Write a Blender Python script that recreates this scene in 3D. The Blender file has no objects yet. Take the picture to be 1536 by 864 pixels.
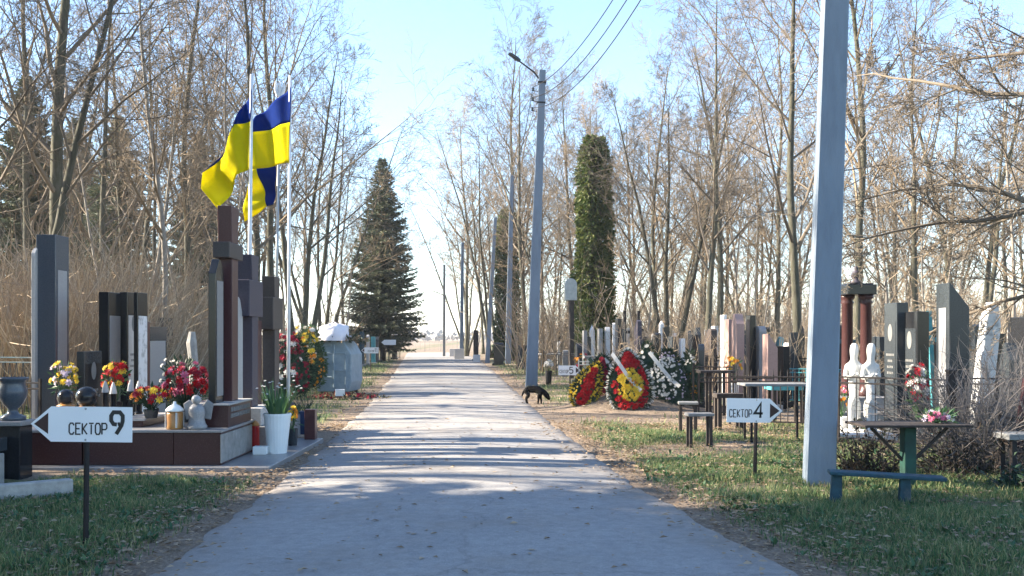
import bpy, math, random
import numpy as np
from mathutils import Vector, Matrix, noise

S = bpy.context.scene
R = math.radians
random.seed(7)
# ------------------------------------------------------------------ camera, sky, sun, exposure
CH = 1.5
cam = bpy.data.cameras.new('camera')
cam.lens = 36 * 1500 / 1536
cam.sensor_width = 36
cam.shift_y = (505 - 432) / 1536
cam.clip_end = 3000
co = bpy.data.objects.new('camera', cam)
S.collection.objects.link(co)
co.location = (0, 0, CH)
co.rotation_euler = (R(90), 0, 0)
S.camera = co
SUN_EL, SUN_DIR = R(29), Vector((-1, 0.05, 0)).normalized()
w = bpy.data.worlds.new('World')
S.world = w
w.use_nodes = True
nt = w.node_tree
sky = nt.nodes.new('ShaderNodeTexSky')
sky.sky_type = 'NISHITA'
sky.sun_disc = False
sky.sun_elevation = SUN_EL
sky.sun_rotation = math.atan2(SUN_DIR.x, SUN_DIR.y)
sky.air_density = 1.0
sky.dust_density = 0.15
sky.ozone_density = 3.0
bg = nt.nodes['Background']
bg.inputs[1].default_value = 0.078
nt.links.new(sky.outputs[0], bg.inputs[0])
sl = bpy.data.lights.new('sun', 'SUN')
sl.energy = 4.6
sl.angle = R(0.5)
sl.color = (1, .875, .70)
so = bpy.data.objects.new('sun', sl)
S.collection.objects.link(so)
sd = Vector((SUN_DIR.x * math.cos(SUN_EL), SUN_DIR.y * math.cos(SUN_EL), math.sin(SUN_EL)))
so.rotation_euler = sd.to_track_quat('Z', 'Y').to_euler()
S.view_settings.view_transform = 'Standard'
S.view_settings.look = 'None'
S.view_settings.gamma = 1
S.view_settings.exposure = 2.5
S.view_settings.use_curve_mapping = False
S.cycles.max_bounces = 6
S.cycles.transparent_max_bounces = 8

# ------------------------------------------------------------------ helpers
COL = S.collection


def X(px, d): return (px - 768) / 1500 * d
def Z(py, d): return CH - (py - 505) / 1500 * d
def G(px, py, z=0):
    d = (CH - z) * 1500 / (py - 505)
    return X(px, d), d
def U(a, b): return random.uniform(a, b)


MATS = {}


def mat(name, c1, c2=None, scale=6.0, rough=.8, bump=0., island=False, spec=.4, metal=0., trans=0., stretch=None, c3=None, bscale=None, objrand=0.):
    m = bpy.data.materials.new(name)
    MATS[name] = m
    m.use_nodes = True
    n, l = m.node_tree.nodes, m.node_tree.links
    b = n['Principled BSDF']
    b.inputs['Roughness'].default_value = rough
    b.inputs['Metallic'].default_value = metal
    b.inputs['Specular IOR Level'].default_value = spec
    c2 = c2 or tuple(v * .8 for v in c1)
    rp = n.new('ShaderNodeValToRGB')
    rp.color_ramp.elements[0].color = (*c1, 1)
    rp.color_ramp.elements[1].color = (*c2, 1)
    if c3:
        e = rp.color_ramp.elements.new(.5)
        e.color = (*c3, 1)
    tc = n.new('ShaderNodeTexCoord')
    mp = n.new('ShaderNodeMapping')
    l.new(tc.outputs['Object'], mp.inputs[0])
    if stretch:
        mp.inputs['Scale'].default_value = stretch
    nz = n.new('ShaderNodeTexNoise')
    nz.inputs['Scale'].default_value = scale
    nz.inputs['Detail'].default_value = 6
    nz.inputs['Roughness'].default_value = .65
    l.new(mp.outputs[0], nz.inputs[0])
    if island:
        g = n.new('ShaderNodeNewGeometry')
        l.new(g.outputs['Random Per Island'], rp.inputs[0])
    else:
        mr = n.new('ShaderNodeMapRange')
        mr.inputs['From Min'].default_value = .3
        mr.inputs['From Max'].default_value = .7
        l.new(nz.outputs[0], mr.inputs[0])
        l.new(mr.outputs[0], rp.inputs[0])
    outc = rp.outputs[0]
    if objrand:
        oi = n.new('ShaderNodeObjectInfo')
        hv = n.new('ShaderNodeHueSaturation')
        mr2 = n.new('ShaderNodeMapRange')
        mr2.inputs['To Min'].default_value = 1 - objrand
        mr2.inputs['To Max'].default_value = 1 + objrand
        l.new(oi.outputs['Random'], mr2.inputs[0])
        l.new(mr2.outputs[0], hv.inputs['Value'])
        l.new(outc, hv.inputs['Color'])
        outc = hv.outputs[0]
    l.new(outc, b.inputs['Base Color'])
    if bump:
        bp = n.new('ShaderNodeBump')
        bp.inputs['Strength'].default_value = bump
        bp.inputs['Distance'].default_value = .02
        if bscale:
            n2 = n.new('ShaderNodeTexNoise')
            n2.inputs['Scale'].default_value = bscale
            n2.inputs['Detail'].default_value = 8
            l.new(mp.outputs[0], n2.inputs[0])
            l.new(n2.outputs[0], bp.inputs['Height'])
        else:
            l.new(nz.outputs[0], bp.inputs['Height'])
        l.new(bp.outputs[0], b.inputs['Normal'])
    if trans:
        t = n.new('ShaderNodeBsdfTranslucent')
        l.new(outc, t.inputs[0])
        mx = n.new('ShaderNodeMixShader')
        mx.inputs[0].default_value = trans
        l.new(b.outputs[0], mx.inputs[1])
        l.new(t.outputs[0], mx.inputs[2])
        l.new(mx.outputs[0], n['Material Output'].inputs[0])
    return m


class MB:
    def __init__(s):
        s.v, s.f, s.mi, s.cur = [], [], [], 0
        s.M = None

    def add(s, vs, fs):
        o = len(s.v)
        if s.M is not None:
            vs = [s.M @ Vector(p) for p in vs]
        s.v += [tuple(p) for p in vs]
        s.f += [tuple(i + o for i in f) for f in fs]
        s.mi += [s.cur] * len(fs)

    def box(s, c, d, top=None, rz=0, shift=(0, 0)):
        """centre of the base, full sizes, optional top scale"""
        tx, ty = top or (1, 1)
        vs = []
        for z, kx, ky, ox, oy in ((0, 1, 1, 0, 0), (d[2], tx, ty, *shift)):
            for a, b in ((-1, -1), (1, -1), (1, 1), (-1, 1)):
                vs.append(Vector((a * d[0] / 2 * kx + ox, b * d[1] / 2 * ky + oy, z)))
        if rz:
            m = Matrix.Rotation(rz, 3, 'Z')
            vs = [m @ p for p in vs]
        vs = [p + Vector(c) for p in vs]
        s.add(vs, [(3, 2, 1, 0), (4, 5, 6, 7), (0, 1, 5, 4), (1, 2, 6, 5), (2, 3, 7, 6), (3, 0, 4, 7)])

    def prism(s, poly, a, b, axis='Y'):
        """poly of (u, z) extruded from a to b along Y (u = x) or X (u = y) or Z (poly x, y)"""
        n = len(poly)
        f = {'Y': lambda p, t: (p[0], t, p[1]), 'X': lambda p, t: (t, p[0], p[1]), 'Z': lambda p, t: (p[0], p[1], t)}[axis]
        vs = [f(p, a) for p in poly] + [f(p, b) for p in poly]
        fs = [tuple(range(n)), tuple(range(2 * n - 1, n - 1, -1))]
        fs += [(i, i + n, (i + 1) % n + n, (i + 1) % n) for i in range(n)]
        s.add(vs, fs)

    def tube(s, pts, rad, n=5, cap=True):
        pts = [Vector(p) for p in pts]
        if not isinstance(rad, (list, tuple)):
            rad = [rad] * len(pts)
        vs, fs = [], []
        up = None
        for i, p in enumerate(pts):
            t = (pts[min(i + 1, len(pts) - 1)] - pts[max(i - 1, 0)]).normalized()
            if up is None:
                up = Vector((1, 0, 0)) if abs(t.x) < .8 else Vector((0, 1, 0))
            a = (up - t * up.dot(t)).normalized()
            up = a
            b = t.cross(a)
            for k in range(n):
                q = 2 * math.pi * k / n
                vs.append(p + (a * math.cos(q) + b * math.sin(q)) * rad[i])
        for i in range(len(pts) - 1):
            for k in range(n):
                k2 = (k + 1) % n
                fs.append((i * n + k, i * n + k2, (i + 1) * n + k2, (i + 1) * n + k))
        if cap:
            fs.append(tuple(range(n - 1, -1, -1)))
            fs.append(tuple(range((len(pts) - 1) * n, len(pts) * n)))
        s.add(vs, fs)

    def lathe(s, prof, n=16, c=(0, 0, 0)):
        vs, fs = [], []
        for r, z in prof:
            for k in range(n):
                q = 2 * math.pi * k / n
                vs.append((c[0] + r * math.cos(q), c[1] + r * math.sin(q), c[2] + z))
        m = len(prof)
        for i in range(m - 1):
            for k in range(n):
                k2 = (k + 1) % n
                fs.append((i * n + k, i * n + k2, (i + 1) * n + k2, (i + 1) * n + k))
        fs.append(tuple(range(n - 1, -1, -1)))
        fs.append(tuple(range((m - 1) * n, m * n)))
        s.add(vs, fs)

    def ball(s, c, r, n=10, sq=1):
        s.lathe([(max(.001, r * math.sin(math.pi * i / 8)), -r * sq * math.cos(math.pi * i / 8)) for i in range(9)], n, c)

    def leaf(s, p, d, wd, ln, roll=None):
        """a folded leaf-sized face pair"""
        d = d.normalized()
        sd_ = d.cross(Vector((U(-1, 1), U(-1, 1), U(-1, 1))) if roll is None else roll)
        if sd_.length < 1e-4:
            sd_ = Vector((1, 0, 0))
        sd_.normalize()
        nn = sd_.cross(d)
        m = p + d * ln * .5 + nn * wd * .25
        s.add([p, m - sd_ * wd * .5, p + d * ln, m + sd_ * wd * .5], [(0, 1, 2), (0, 2, 3)])

    def rosette(s, c, nrm, r, k=6):
        nrm = nrm.normalized()
        a = nrm.orthogonal().normalized()
        b = nrm.cross(a)
        for lay, (rr, hh) in enumerate(((1, .15), (.65, .5))):
            for i in range(k):
                q = 2 * math.pi * (i + lay * .5) / k
                u = a * math.cos(q) + b * math.sin(q)
                v = b * math.cos(q) - a * math.sin(q)
                ww = 2.6 / k * rr
                s.add([c, c + (u * rr * .6 - v * ww * .6 + nrm * hh * .6) * r, c + (u * rr + nrm * hh) * r, c + (u * rr * .6 + v * ww * .6 + nrm * hh * .6) * r], [(0, 1, 2, 3)])

    def build(s, name, m, parent=None, loc=(0, 0, 0), rz=0, smooth=False, bevel=0):
        me = bpy.data.meshes.new(name)
        me.from_pydata(s.v, [], s.f)
        for k in (m if isinstance(m, (list, tuple)) else [m]):
            me.materials.append(MATS[k] if isinstance(k, str) else k)
        if s.cur or any(s.mi):
            me.polygons.foreach_set('material_index', s.mi)
        if smooth:
            me.polygons.foreach_set('use_smooth', [True] * len(s.f))
        me.update()
        o = bpy.data.objects.new(name, me)
        COL.objects.link(o)
        o.parent = parent
        o.location = loc
        o.rotation_euler = (0, 0, rz)
        if bevel:
            bv = o.modifiers.new('bevel', 'BEVEL')
            bv.width = bevel
            bv.segments = 2
            bv.limit_method = 'ANGLE'
        return o


def thing(name, label, cat, loc=(0, 0, 0), rz=0, group=None, tilt=(0, 0)):
    o = bpy.data.objects.new(name, None)
    COL.objects.link(o)
    o.location = loc
    o.rotation_euler = (tilt[0], tilt[1], rz)
    return tag(o, label, cat, group)


def tag(o, label, cat, group=None):
    o['label'] = label
    o['category'] = cat
    if group:
        o['group'] = group
    return o


def struct(o, kind='structure'):
    o['kind'] = kind
    return o


def dup(root, loc, rz=0, sc=1., label=None, group=None):
    r = root.copy()
    COL.objects.link(r)
    r.location = loc
    r.rotation_euler = (root.rotation_euler.x, root.rotation_euler.y, rz)
    r.scale = (sc, sc, sc)
    if label:
        r['label'] = label
    if group:
        r['group'] = group
    for ch in list(root.children):
        c = ch.copy()
        COL.objects.link(c)
        c.parent = r
        for g in ch.children:
            d = g.copy()
            COL.objects.link(d)
            d.parent = c
    return r


# ------------------------------------------------------------------ materials
mat('concrete_pole', (.20, .25, .31), (.15, .185, .235), 3, .85, .3, bscale=30, stretch=(2.2, 2.2, .45), c3=(.18, .225, .28))
mat('sign_white', (.80, .81, .82), (.74, .76, .78), 4, .35)
mat('sign_black', (.015, .016, .02), None, 4, .4)
mat('sign_maroon', (.035, .012, .015), None, 4, .4)
mat('black_metal', (.012, .012, .014), (.028, .022, .02), 12, .65, spec=.25)
mat('grey_metal', (.35, .37, .38), (.25, .27, .28), 8, .4, metal=.6)
mat('white_metal', (.75, .76, .77), (.6, .62, .63), 10, .35)
mat('red_granite', (.055, .022, .022), (.085, .045, .042), 60, .35, spec=.3, c3=(.045, .018, .018))
mat('maroon_granite', (.055, .02, .022), (.08, .032, .033), 60, .35, spec=.35)
mat('black_granite', (.010, .011, .013), (.024, .025, .028), 70, .16, spec=.32)
mat('dark_granite', (.026, .032, .038), (.045, .052, .058), 60, .2, spec=.3)
mat('blue_granite', (.045, .06, .078), (.08, .09, .11), 60, .22, spec=.4)
mat('violet_granite', (.045, .04, .055), (.075, .065, .085), 60, .5, spec=.3)
mat('brown_granite', (.05, .04, .036), (.08, .065, .058), 60, .5, spec=.3)
mat('grey_granite', (.30, .30, .30), (.20, .20, .21), 70, .35, bump=.05, objrand=.22)
mat('pale_granite', (.5, .49, .47), (.38, .37, .36), 50, .45, objrand=.22)
mat('pink_granite', (.40, .27, .23), (.30, .20, .18), 50, .5, objrand=.22)
mat('old_stone', (.34, .33, .31), (.20, .20, .19), 9, .9, .4, objrand=.22)
mat('white_stone', (.72, .71, .69), (.6, .59, .57), 7, .8, .2, objrand=.22)
mat('marble_spot', (.70, .71, .72), (.22, .23, .23), 7, .6, .2, c3=(.66, .67, .67))
mat('engraving', (.17, .17, .165), None, 5, .7)
mat('turquoise_paint', (.08, .34, .38), (.05, .22, .26), 10, .6)
mat('blue_paint', (.025, .085, .115), (.09, .10, .10), 5, .75, .5, c3=(.018, .05, .07))
mat('green_paint', (.015, .075, .055), (.012, .028, .025), 5, .7, .4)
mat('old_plank', (.13, .13, .13), (.07, .07, .068), 9, .85, .4, stretch=(1, 8, 8))
mat('dark_wood', (.05, .04, .035), (.025, .02, .018), 9, .8, .4)
mat('grey_wood', (.25, .26, .26), (.14, .14, .14), 9, .85, .4, stretch=(1, 8, 8))
mat('bin_paint', (.30, .38, .43), (.20, .27, .31), 5, .5, .15)
mat('rust', (.10, .06, .045), (.05, .035, .03), 6, .8)
mat('white_plastic', (.72, .76, .76), (.66, .7, .7), 4, .4)
mat('bag_white', (.75, .73, .75), (.65, .62, .66), 5, .5)
mat('blue_plastic', (.02, .04, .10), None, 4, .4)
mat('flag_blue', (.012, .035, .21), (.010, .03, .18), 8, .95, trans=.4, spec=.05)
mat('flag_yellow', (.74, .66, .012), (.68, .60, .010), 8, .95, trans=.5, spec=.05)
mat('red_flower', (.55, .015, .02), (.35, .008, .015), 1, .7, island=True, trans=.3)
mat('crimson_flower', (.40, .02, .05), (.22, .012, .03), 1, .7, island=True, trans=.3)
mat('pink_flower', (.65, .10, .22), (.6, .25, .35), 1, .7, island=True, trans=.3)
mat('yellow_flower', (.80, .52, .03), (.75, .62, .08), 1, .7, island=True, trans=.3)
mat('orange_flower', (.75, .25, .03), (.7, .35, .03), 1, .7, island=True, trans=.3)
mat('white_flower', (.78, .76, .72), (.68, .66, .60), 1, .7, island=True, trans=.3)
mat('blue_flower', (.05, .10, .45), (.03, .05, .3), 1, .7, island=True, trans=.3)
mat('lilac_flower', (.5, .42, .55), (.6, .55, .62), 1, .7, island=True, trans=.3)
mat('dry_flower', (.25, .17, .09), (.36, .27, .16), 1, .85, island=True, trans=.2, c3=(.14, .12, .06))
mat('green_leaf', (.035, .10, .045), (.08, .15, .06), 1, .55, island=True, trans=.25)
mat('dark_leaf', (.012, .035, .018), (.03, .06, .03), 1, .55, island=True, trans=.15)
mat('grass', (.05, .125, .045), (.36, .32, .16), 1, .7, island=True, trans=.35, c3=(.12, .19, .075))
mat('dry_leaf', (.20, .13, .075), (.42, .33, .23), 1, .85, island=True, trans=.2, c3=(.30, .22, .14))
mat('spruce_needle', (.045, .07, .04), (.15, .15, .08), 1, .7, island=True, trans=.15, c3=(.065, .085, .045))
mat('ivy_leaf', (.035, .065, .018), (.15, .165, .045), 1, .55, island=True, trans=.3, c3=(.07, .10, .025))
mat('bark', (.05, .042, .037), (.115, .10, .088), 7, .95, .7, stretch=(3, 3, .6), objrand=.3, c3=(.075, .075, .05))
mat('pale_bark', (.27, .245, .21), (.15, .13, .11), 6, .9, .5, stretch=(2, 2, .8), objrand=.15)
mat('twig', (.085, .07, .055), (.17, .14, .105), 1, .9, island=True, objrand=.25)
mat('twig_red', (.15, .11, .07), (.25, .195, .13), 1, .9, island=True, objrand=.25)
mat('stick', (.34, .255, .165), (.50, .41, .30), 1, .9, island=True, c3=(.20, .155, .11))
mat('grey_stick', (.075, .068, .066), (.17, .155, .15), 1, .9, island=True)
mat('dog_fur', (.006, .006, .006), (.012, .011, .011), 40, .9, .0, spec=.1)
mat('dead_leaf', (.06, .042, .03), (.03, .036, .02), 1, .8, island=True, trans=.15, c3=(.022, .018, .015))
mat('plaster_white', (.70, .70, .68), (.55, .55, .53), 9, .8, .9, stretch=(3, 3, .8))
mat('amber', (.30, .13, .04), (.45, .24, .08), 9, .3)
mat('soil', (.20, .155, .115), (.30, .24, .18), 9, .95, .6)
mat('painted_haze', (.30, .30, .30), (.38, .37, .36), .05, 1)  # pale grey for the horizon wood, with distance haze painted in
mat('glass_red', (.35, .02, .02), None, 3, .15)

# ------------------------------------------------------------------ ground and road
RD = [(-30, -1.9, 2.3), (0, -2.15, 2.1), (6.27, -2.31, 1.8), (9.78, -2.36, 1.28), (16.7, -2.78, .72), (23.7, -3.3, .32), (40.9, -4.85, -.62), (64, -7.0, -2.05), (92, -9.6, -4.3)]
ry = np.array([r[0] for r in RD])
rl = np.array([r[1] for r in RD])
rr_ = np.array([r[2] for r in RD])


def nz2(x, y, f, s=0.):
    return (np.sin(x * f + 1.7 * np.sin(y * f * .7 + s) + s * 3.1) * np.cos(y * f * 1.13 + 1.3 * np.sin(x * f * .83 + s * 1.7)) +
            .5 * np.sin(x * f * 2.3 + s + 2 * np.sin(y * f * 1.9)) * np.cos(y * f * 2.7 - s + np.sin(x * f * 2.1)) +
            .25 * np.sin(x * f * 5.3 + s * 2 + 2 * np.sin(y * f * 4.1)) * np.cos(y * f * 5.9 - s)) / 1.75


def grassy(x, y):
    """0 bare earth .. 1 lawn"""
    L = np.interp(y, ry, rl)
    Rr = np.interp(y, ry, rr_)
    dr = np.maximum(L - x, x - Rr)          # metres outside the road edge
    e = np.clip((dr - .12) / .5, 0, 1)
    g = .72 + .9 * nz2(x, y, 1.1, .4) + .35 * nz2(x, y, 3.7, 1.4)
    left = x < L
    g = np.where(left & (y > 10.4) & (y < 17), g - .9 + .5 * (dr > 2.2), g)      # trodden earth beside the plinth
    g = np.where(left & (y < 10.4), g + .75, g)
    g = np.where(~left & (y < 10.6), g + .5, g)
    g = np.where(~left & (y > 9.5), g - .22, g)
    g = np.where(~left & (y > 10.2) & (y < 12.3) & (dr > .3), g + .5, g)
    g = np.where(~left & (y > 12.6) & (y < 14.2), g - .35, g)
    g = np.where(~left & (y > 16) & (y < 21), g - .45, g)
    g = np.where(y > 60, g * .8, g)
    g = np.where(np.abs(x) > 14, g - .5, g)
    return np.clip(g, 0, 1) * e


def ground_z(x, y):
    L = np.interp(y, ry, rl)
    Rr = np.interp(y, ry, rr_)
    dr = np.maximum(L - x, x - Rr)
    k = np.clip((dr - .05) / .9, 0, 1)
    z = k * (.022 * nz2(x, y, 1.7, 2.) + .012 * nz2(x, y, 5.1, .3) + .012)
    z = np.where(dr < -.12, -.04, np.where(dr < .05, -.004, z))
    m = np.exp(-(((x - 2.35) / 1.15) ** 2 + ((y - 20.6) / .8) ** 2) ** 1.4)      # the grave mound
    return z + .34 * m


xs = np.concatenate([[-900, -400, -150, -70, -40, -28], np.arange(-20, -8, .5), np.arange(-8, 9.01, .14), np.arange(9.5, 21, .5), [28, 40, 70, 150, 400, 900]])
ys = np.concatenate([[-80, -40, -15, 0], np.arange(3, 26, .14), np.arange(26, 60, .5), np.arange(60, 112, 2), [130, 180, 300, 600, 1500]])
gx, gy = np.meshgrid(xs, ys)
gz = ground_z(gx, gy)
nx, ny = len(xs), len(ys)
me = bpy.data.meshes.new('ground')
vv = np.stack([gx.ravel(), gy.ravel(), gz.ravel()], 1)
ii = np.arange(nx * ny).reshape(ny, nx)
ff = np.stack([ii[:-1, :-1].ravel(), ii[:-1, 1:].ravel(), ii[1:, 1:].ravel(), ii[1:, :-1].ravel()], 1)
me.from_pydata(vv.tolist(), [], ff.tolist())
at_ = me.attributes.new('lawn', 'FLOAT', 'POINT')
at_.data.foreach_set('value', grassy(gx, gy).ravel().astype(np.float32))
me.polygons.foreach_set('use_smooth', [True] * len(me.polygons))
gm = bpy.data.materials.new('ground_soil')
gm.use_nodes = True
n, l = gm.node_tree.nodes, gm.node_tree.links
b = n['Principled BSDF']
b.inputs['Roughness'].default_value = .95
b.inputs['Specular IOR Level'].default_value = .15
tc = n.new('ShaderNodeTexCoord')


def noi(sc, det=8, ro=.65):
    k = n.new('ShaderNodeTexNoise')
    k.inputs['Scale'].default_value = sc
    k.inputs['Detail'].default_value = det
    k.inputs['Roughness'].default_value = ro
    l.new(tc.outputs['Object'], k.inputs[0])
    return k


def ramp(src, a, b_, lo=.35, hi=.65, mid=None):
    k = n.new('ShaderNodeValToRGB')
    k.color_ramp.elements[0].position = lo
    k.color_ramp.elements[1].position = hi
    k.color_ramp.elements[0].color = (*a, 1)
    k.color_ramp.elements[1].color = (*b_, 1)
    if mid:
        k.color_ramp.elements.new((lo + hi) / 2).color = (*mid, 1)
    l.new(src, k.inputs[0])
    return k


n1 = noi(7)
n2 = noi(38, 5)
earth = ramp(n1.outputs[0], (.15, .115, .088), (.34, .27, .205), .3, .7)
litter = ramp(n2.outputs[0], (.11, .085, .065), (.42, .33, .24), .38, .68, (.24, .185, .135))
m1 = n.new('ShaderNodeMixRGB')
m1.inputs[0].default_value = .55
l.new(earth.outputs[0], m1.inputs[1])
l.new(litter.outputs[0], m1.inputs[2])
gr = ramp(n2.outputs[0], (.06, .09, .04), (.20, .19, .10), .35, .7)
av = n.new('ShaderNodeAttribute')
av.attribute_name = 'lawn'
n3 = noi(14, 5)
mm = n.new('ShaderNodeMath')
mm.operation = 'ADD'
l.new(av.outputs['Fac'], mm.inputs[0])
l.new(n3.outputs[0], mm.inputs[1])
mr = n.new('ShaderNodeMapRange')
mr.inputs['From Min'].default_value = .85
mr.inputs['From Max'].default_value = 1.35
l.new(mm.outputs[0], mr.inputs[0])
m2 = n.new('ShaderNodeMixRGB')
l.new(mr.outputs[0], m2.inputs[0])
l.new(m1.outputs[0], m2.inputs[1])
l.new(gr.outputs[0], m2.inputs[2])
l.new(m2.outputs[0], b.inputs['Base Color'])
bp = n.new('ShaderNodeBump')
bp.inputs['Strength'].default_value = .8
bp.inputs['Distance'].default_value = .03
l.new(n2.outputs[0], bp.inputs['Height'])
l.new(bp.outputs[0], b.inputs['Normal'])
me.materials.append(gm)
go = bpy.data.objects.new('ground', me)
COL.objects.link(go)
struct(go)

# road: a strip with a crumbled edge
rm = bpy.data.materials.new('asphalt')
rm.use_nodes = True
n, l = rm.node_tree.nodes, rm.node_tree.links
b = n['Principled BSDF']
b.inputs['Roughness'].default_value = .82
b.inputs['Specular IOR Level'].default_value = .35
tc = n.new('ShaderNodeTexCoord')
n1 = noi(1.1, 6)
n2 = noi(90, 4, .8)
n4 = noi(.6, 10, .75)
base = ramp(n1.outputs[0], (.27, .265, .26), (.34, .33, .32), .35, .65)
agg = ramp(n2.outputs[0], (.11, .11, .11), (.48, .465, .45), .3, .72)
m1 = n.new('ShaderNodeMixRGB')
m1.inputs[0].default_value = .5
l.new(base.outputs[0], m1.inputs[1])
l.new(agg.outputs[0], m1.inputs[2])
# earthy dust drifted in from the verge: follows a wander of its own
dust = ramp(n4.outputs[0], (0, 0, 0), (1, 1, 1), .48, .68)
m2 = n.new('ShaderNodeMixRGB')
md = n.new('ShaderNodeMath')
md.operation = 'MULTIPLY'
md.inputs[1].default_value = .75
av = n.new('ShaderNodeAttribute')
av.attribute_name = 'edge'
ma = n.new('ShaderNodeMath')
ma.operation = 'ADD'
l.new(dust.outputs[0], ma.inputs[0])
l.new(av.outputs['Fac'], ma.inputs[1])
l.new(ma.outputs[0], md.inputs[0])
l.new(md.outputs[0], m2.inputs[0])
l.new(m1.outputs[0], m2.inputs[1])
m2.inputs[2].default_value = (.27, .235, .20, 1)
# cracks
vo = n.new('ShaderNodeTexVoronoi')
vo.feature = 'DISTANCE_TO_EDGE'
vo.inputs['Scale'].default_value = .45
nd = noi(2.2, 5)
mv = n.new('ShaderNodeMixRGB')
mv.inputs[0].default_value = .4
l.new(tc.outputs['Object'], mv.inputs[1])
l.new(nd.outputs[1], mv.inputs[2])
l.new(mv.outputs[0], vo.inputs['Vector'])
ck = ramp(vo.outputs['Distance'], (.35, .35, .35), (1, 1, 1), .0, .006)
m3 = n.new('ShaderNodeMixRGB')
m3.blend_type = 'MULTIPLY'
m3.inputs[0].default_value = .35
l.new(m2.outputs[0], m3.inputs[1])
l.new(ck.outputs[0], m3.inputs[2])
n5 = noi(11, 8, .75)
wr = ramp(n5.outputs[0], (.74, .74, .75), (1.0, 1.0, 1.0), .32, .60)
m4 = n.new('ShaderNodeMixRGB')
m4.blend_type = 'MULTIPLY'
m4.inputs[0].default_value = 1.0
l.new(m3.outputs[0], m4.inputs[1])
l.new(wr.outputs[0], m4.inputs[2])
l.new(m4.outputs[0], b.inputs['Base Color'])
bp = n.new('ShaderNodeBump')
bp.inputs['Strength'].default_value = .5
bp.inputs['Distance'].default_value = .012
l.new(n2.outputs[0], bp.inputs['Height'])
l.new(bp.outputs[0], b.inputs['Normal'])
rv, rf, re_ = [], [], []
yy = np.concatenate([np.arange(-30, 3, 3), np.arange(3, 30, .12), np.arange(30, 93, .6)])
K = 14
for i, y in enumerate(yy):
    a = np.interp(y, ry, rl) + .06 * nz2(np.array(5.), y, 2.1, .7) + .05 * nz2(np.array(2.), y, 7., .2)
    c = np.interp(y, ry, rr_) + .05 * nz2(np.array(9.), y, 2.4, 1.7) + .04 * nz2(np.array(1.), y, 8., 2.2)
    for k in range(K + 1):
        t = k / K
        t = .5 - .5 * math.cos(math.pi * t)
        rv.append((a + (c - a) * t, y, .012 + .03 * math.sin(math.pi * t) - (.03 if k in (0, K) else 0)))
        re_.append(max(0, 1 - min(t, 1 - t) * 7) ** 1.5)
    if i:
        for k in range(K):
            o = (i - 1) * (K + 1) + k
            rf.append((o, o + 1, o + K + 2, o + K + 1))
me = bpy.data.meshes.new('road')
me.from_pydata(rv, [], rf)
at_ = me.attributes.new('edge', 'FLOAT', 'POINT')
at_.data.foreach_set('value', np.array(re_, dtype=np.float32))
me.polygons.foreach_set('use_smooth', [True] * len(me.polygons))
me.materials.append(rm)
ro = bpy.data.objects.new('road', me)
COL.objects.link(ro)
struct(ro)

# ------------------------------------------------------------------ grass and fallen leaves (uncountable)
rng = np.random.default_rng(5)


def scatter(n, y0, y1):
    y = np.sqrt(rng.uniform(y0 * y0, y1 * y1, n))
    x = rng.uniform(-1, 1, n) * (.53 * y + .6)
    return x, y


SLABS = [(-6.2, -2.62, 11.0, 15.6), (-9, -4.75, 8.9, 11.0)]


def free(x, y):
    ok = np.ones(len(x), bool)
    for a, c, d, e in SLABS:
        ok &= ~((x > a) & (x < c) & (y > d) & (y < e))
    return ok


def blades(name, n, y0, y1, h, wd, label, matn, thr=.0):
    x, y = scatter(n, y0, y1)
    g = grassy(x, y)
    keep = (rng.uniform(0, 1, n) < g ** 1.3) & free(x, y)
    x, y, g = x[keep], y[keep], g[keep]
    k = len(x)
    z = ground_z(x, y)
    tuft = np.clip(.75 + .6 * nz2(x, y, 2.9, 5.), .4, 1.6)
    hh = h * rng.uniform(.45, 1.25, k) * tuft
    a = rng.uniform(0, 2 * np.pi, k)
    lean = rng.uniform(.1, .9, k) * hh
    b_ = rng.uniform(0, 2 * np.pi, k)
    dx, dy = np.cos(a) * wd, np.sin(a) * wd
    lx, ly = np.cos(b_) * lean, np.sin(b_) * lean
    V = np.zeros((k, 5, 3))
    V[:, 0] = np.stack([x - dx, y - dy, z - .01], 1)
    V[:, 1] = np.stack([x + dx, y + dy, z - .01], 1)
    V[:, 2] = np.stack([x + dx * .8 + lx * .35, y + dy * .8 + ly * .35, z + hh * .6], 1)
    V[:, 3] = np.stack([x - dx * .8 + lx * .35, y - dy * .8 + ly * .35, z + hh * .6], 1)
    V[:, 4] = np.stack([x + lx, y + ly, z + hh * .95], 1)
    mesh_np(name, V, [(0, 1, 2, 3), (3, 2, 4)], label, matn)


def mesh_np(name, V, faces, label, matn):
    k, m = V.shape[:2]
    me = bpy.data.meshes.new(name)
    off = (np.arange(k) * m)[:, None]
    loops, starts, tot = [], [], []
    me.vertices.add(k * m)
    me.vertices.foreach_set('co', V.reshape(-1).astype(np.float32))
    idx = np.concatenate([np.array(f)[None] + off for f in faces], 1).reshape(-1)
    lens = np.tile([len(f) for f in faces], k)
    st = np.concatenate([[0], np.cumsum(lens)[:-1]])
    me.loops.add(len(idx))
    me.loops.foreach_set('vertex_index', idx.astype(np.int32))
    me.polygons.add(len(lens))
    me.polygons.foreach_set('loop_start', st.astype(np.int32))
    me.update(calc_edges=True)
    me.validate()
    me.materials.append(MATS[matn])
    o = bpy.data.objects.new(name, me)
    COL.objects.link(o)
    tag(o, label, name.replace('_', ' '))
    struct(o, 'stuff')
    return o


blades('grass', 380000, 5.4, 17, .095, .0036, 'short spring grass growing beside the near road edges', 'grass')
blades('grass', 150000, 17, 60, .12, .009, 'patchy grass growing along the far verges', 'grass')


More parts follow.
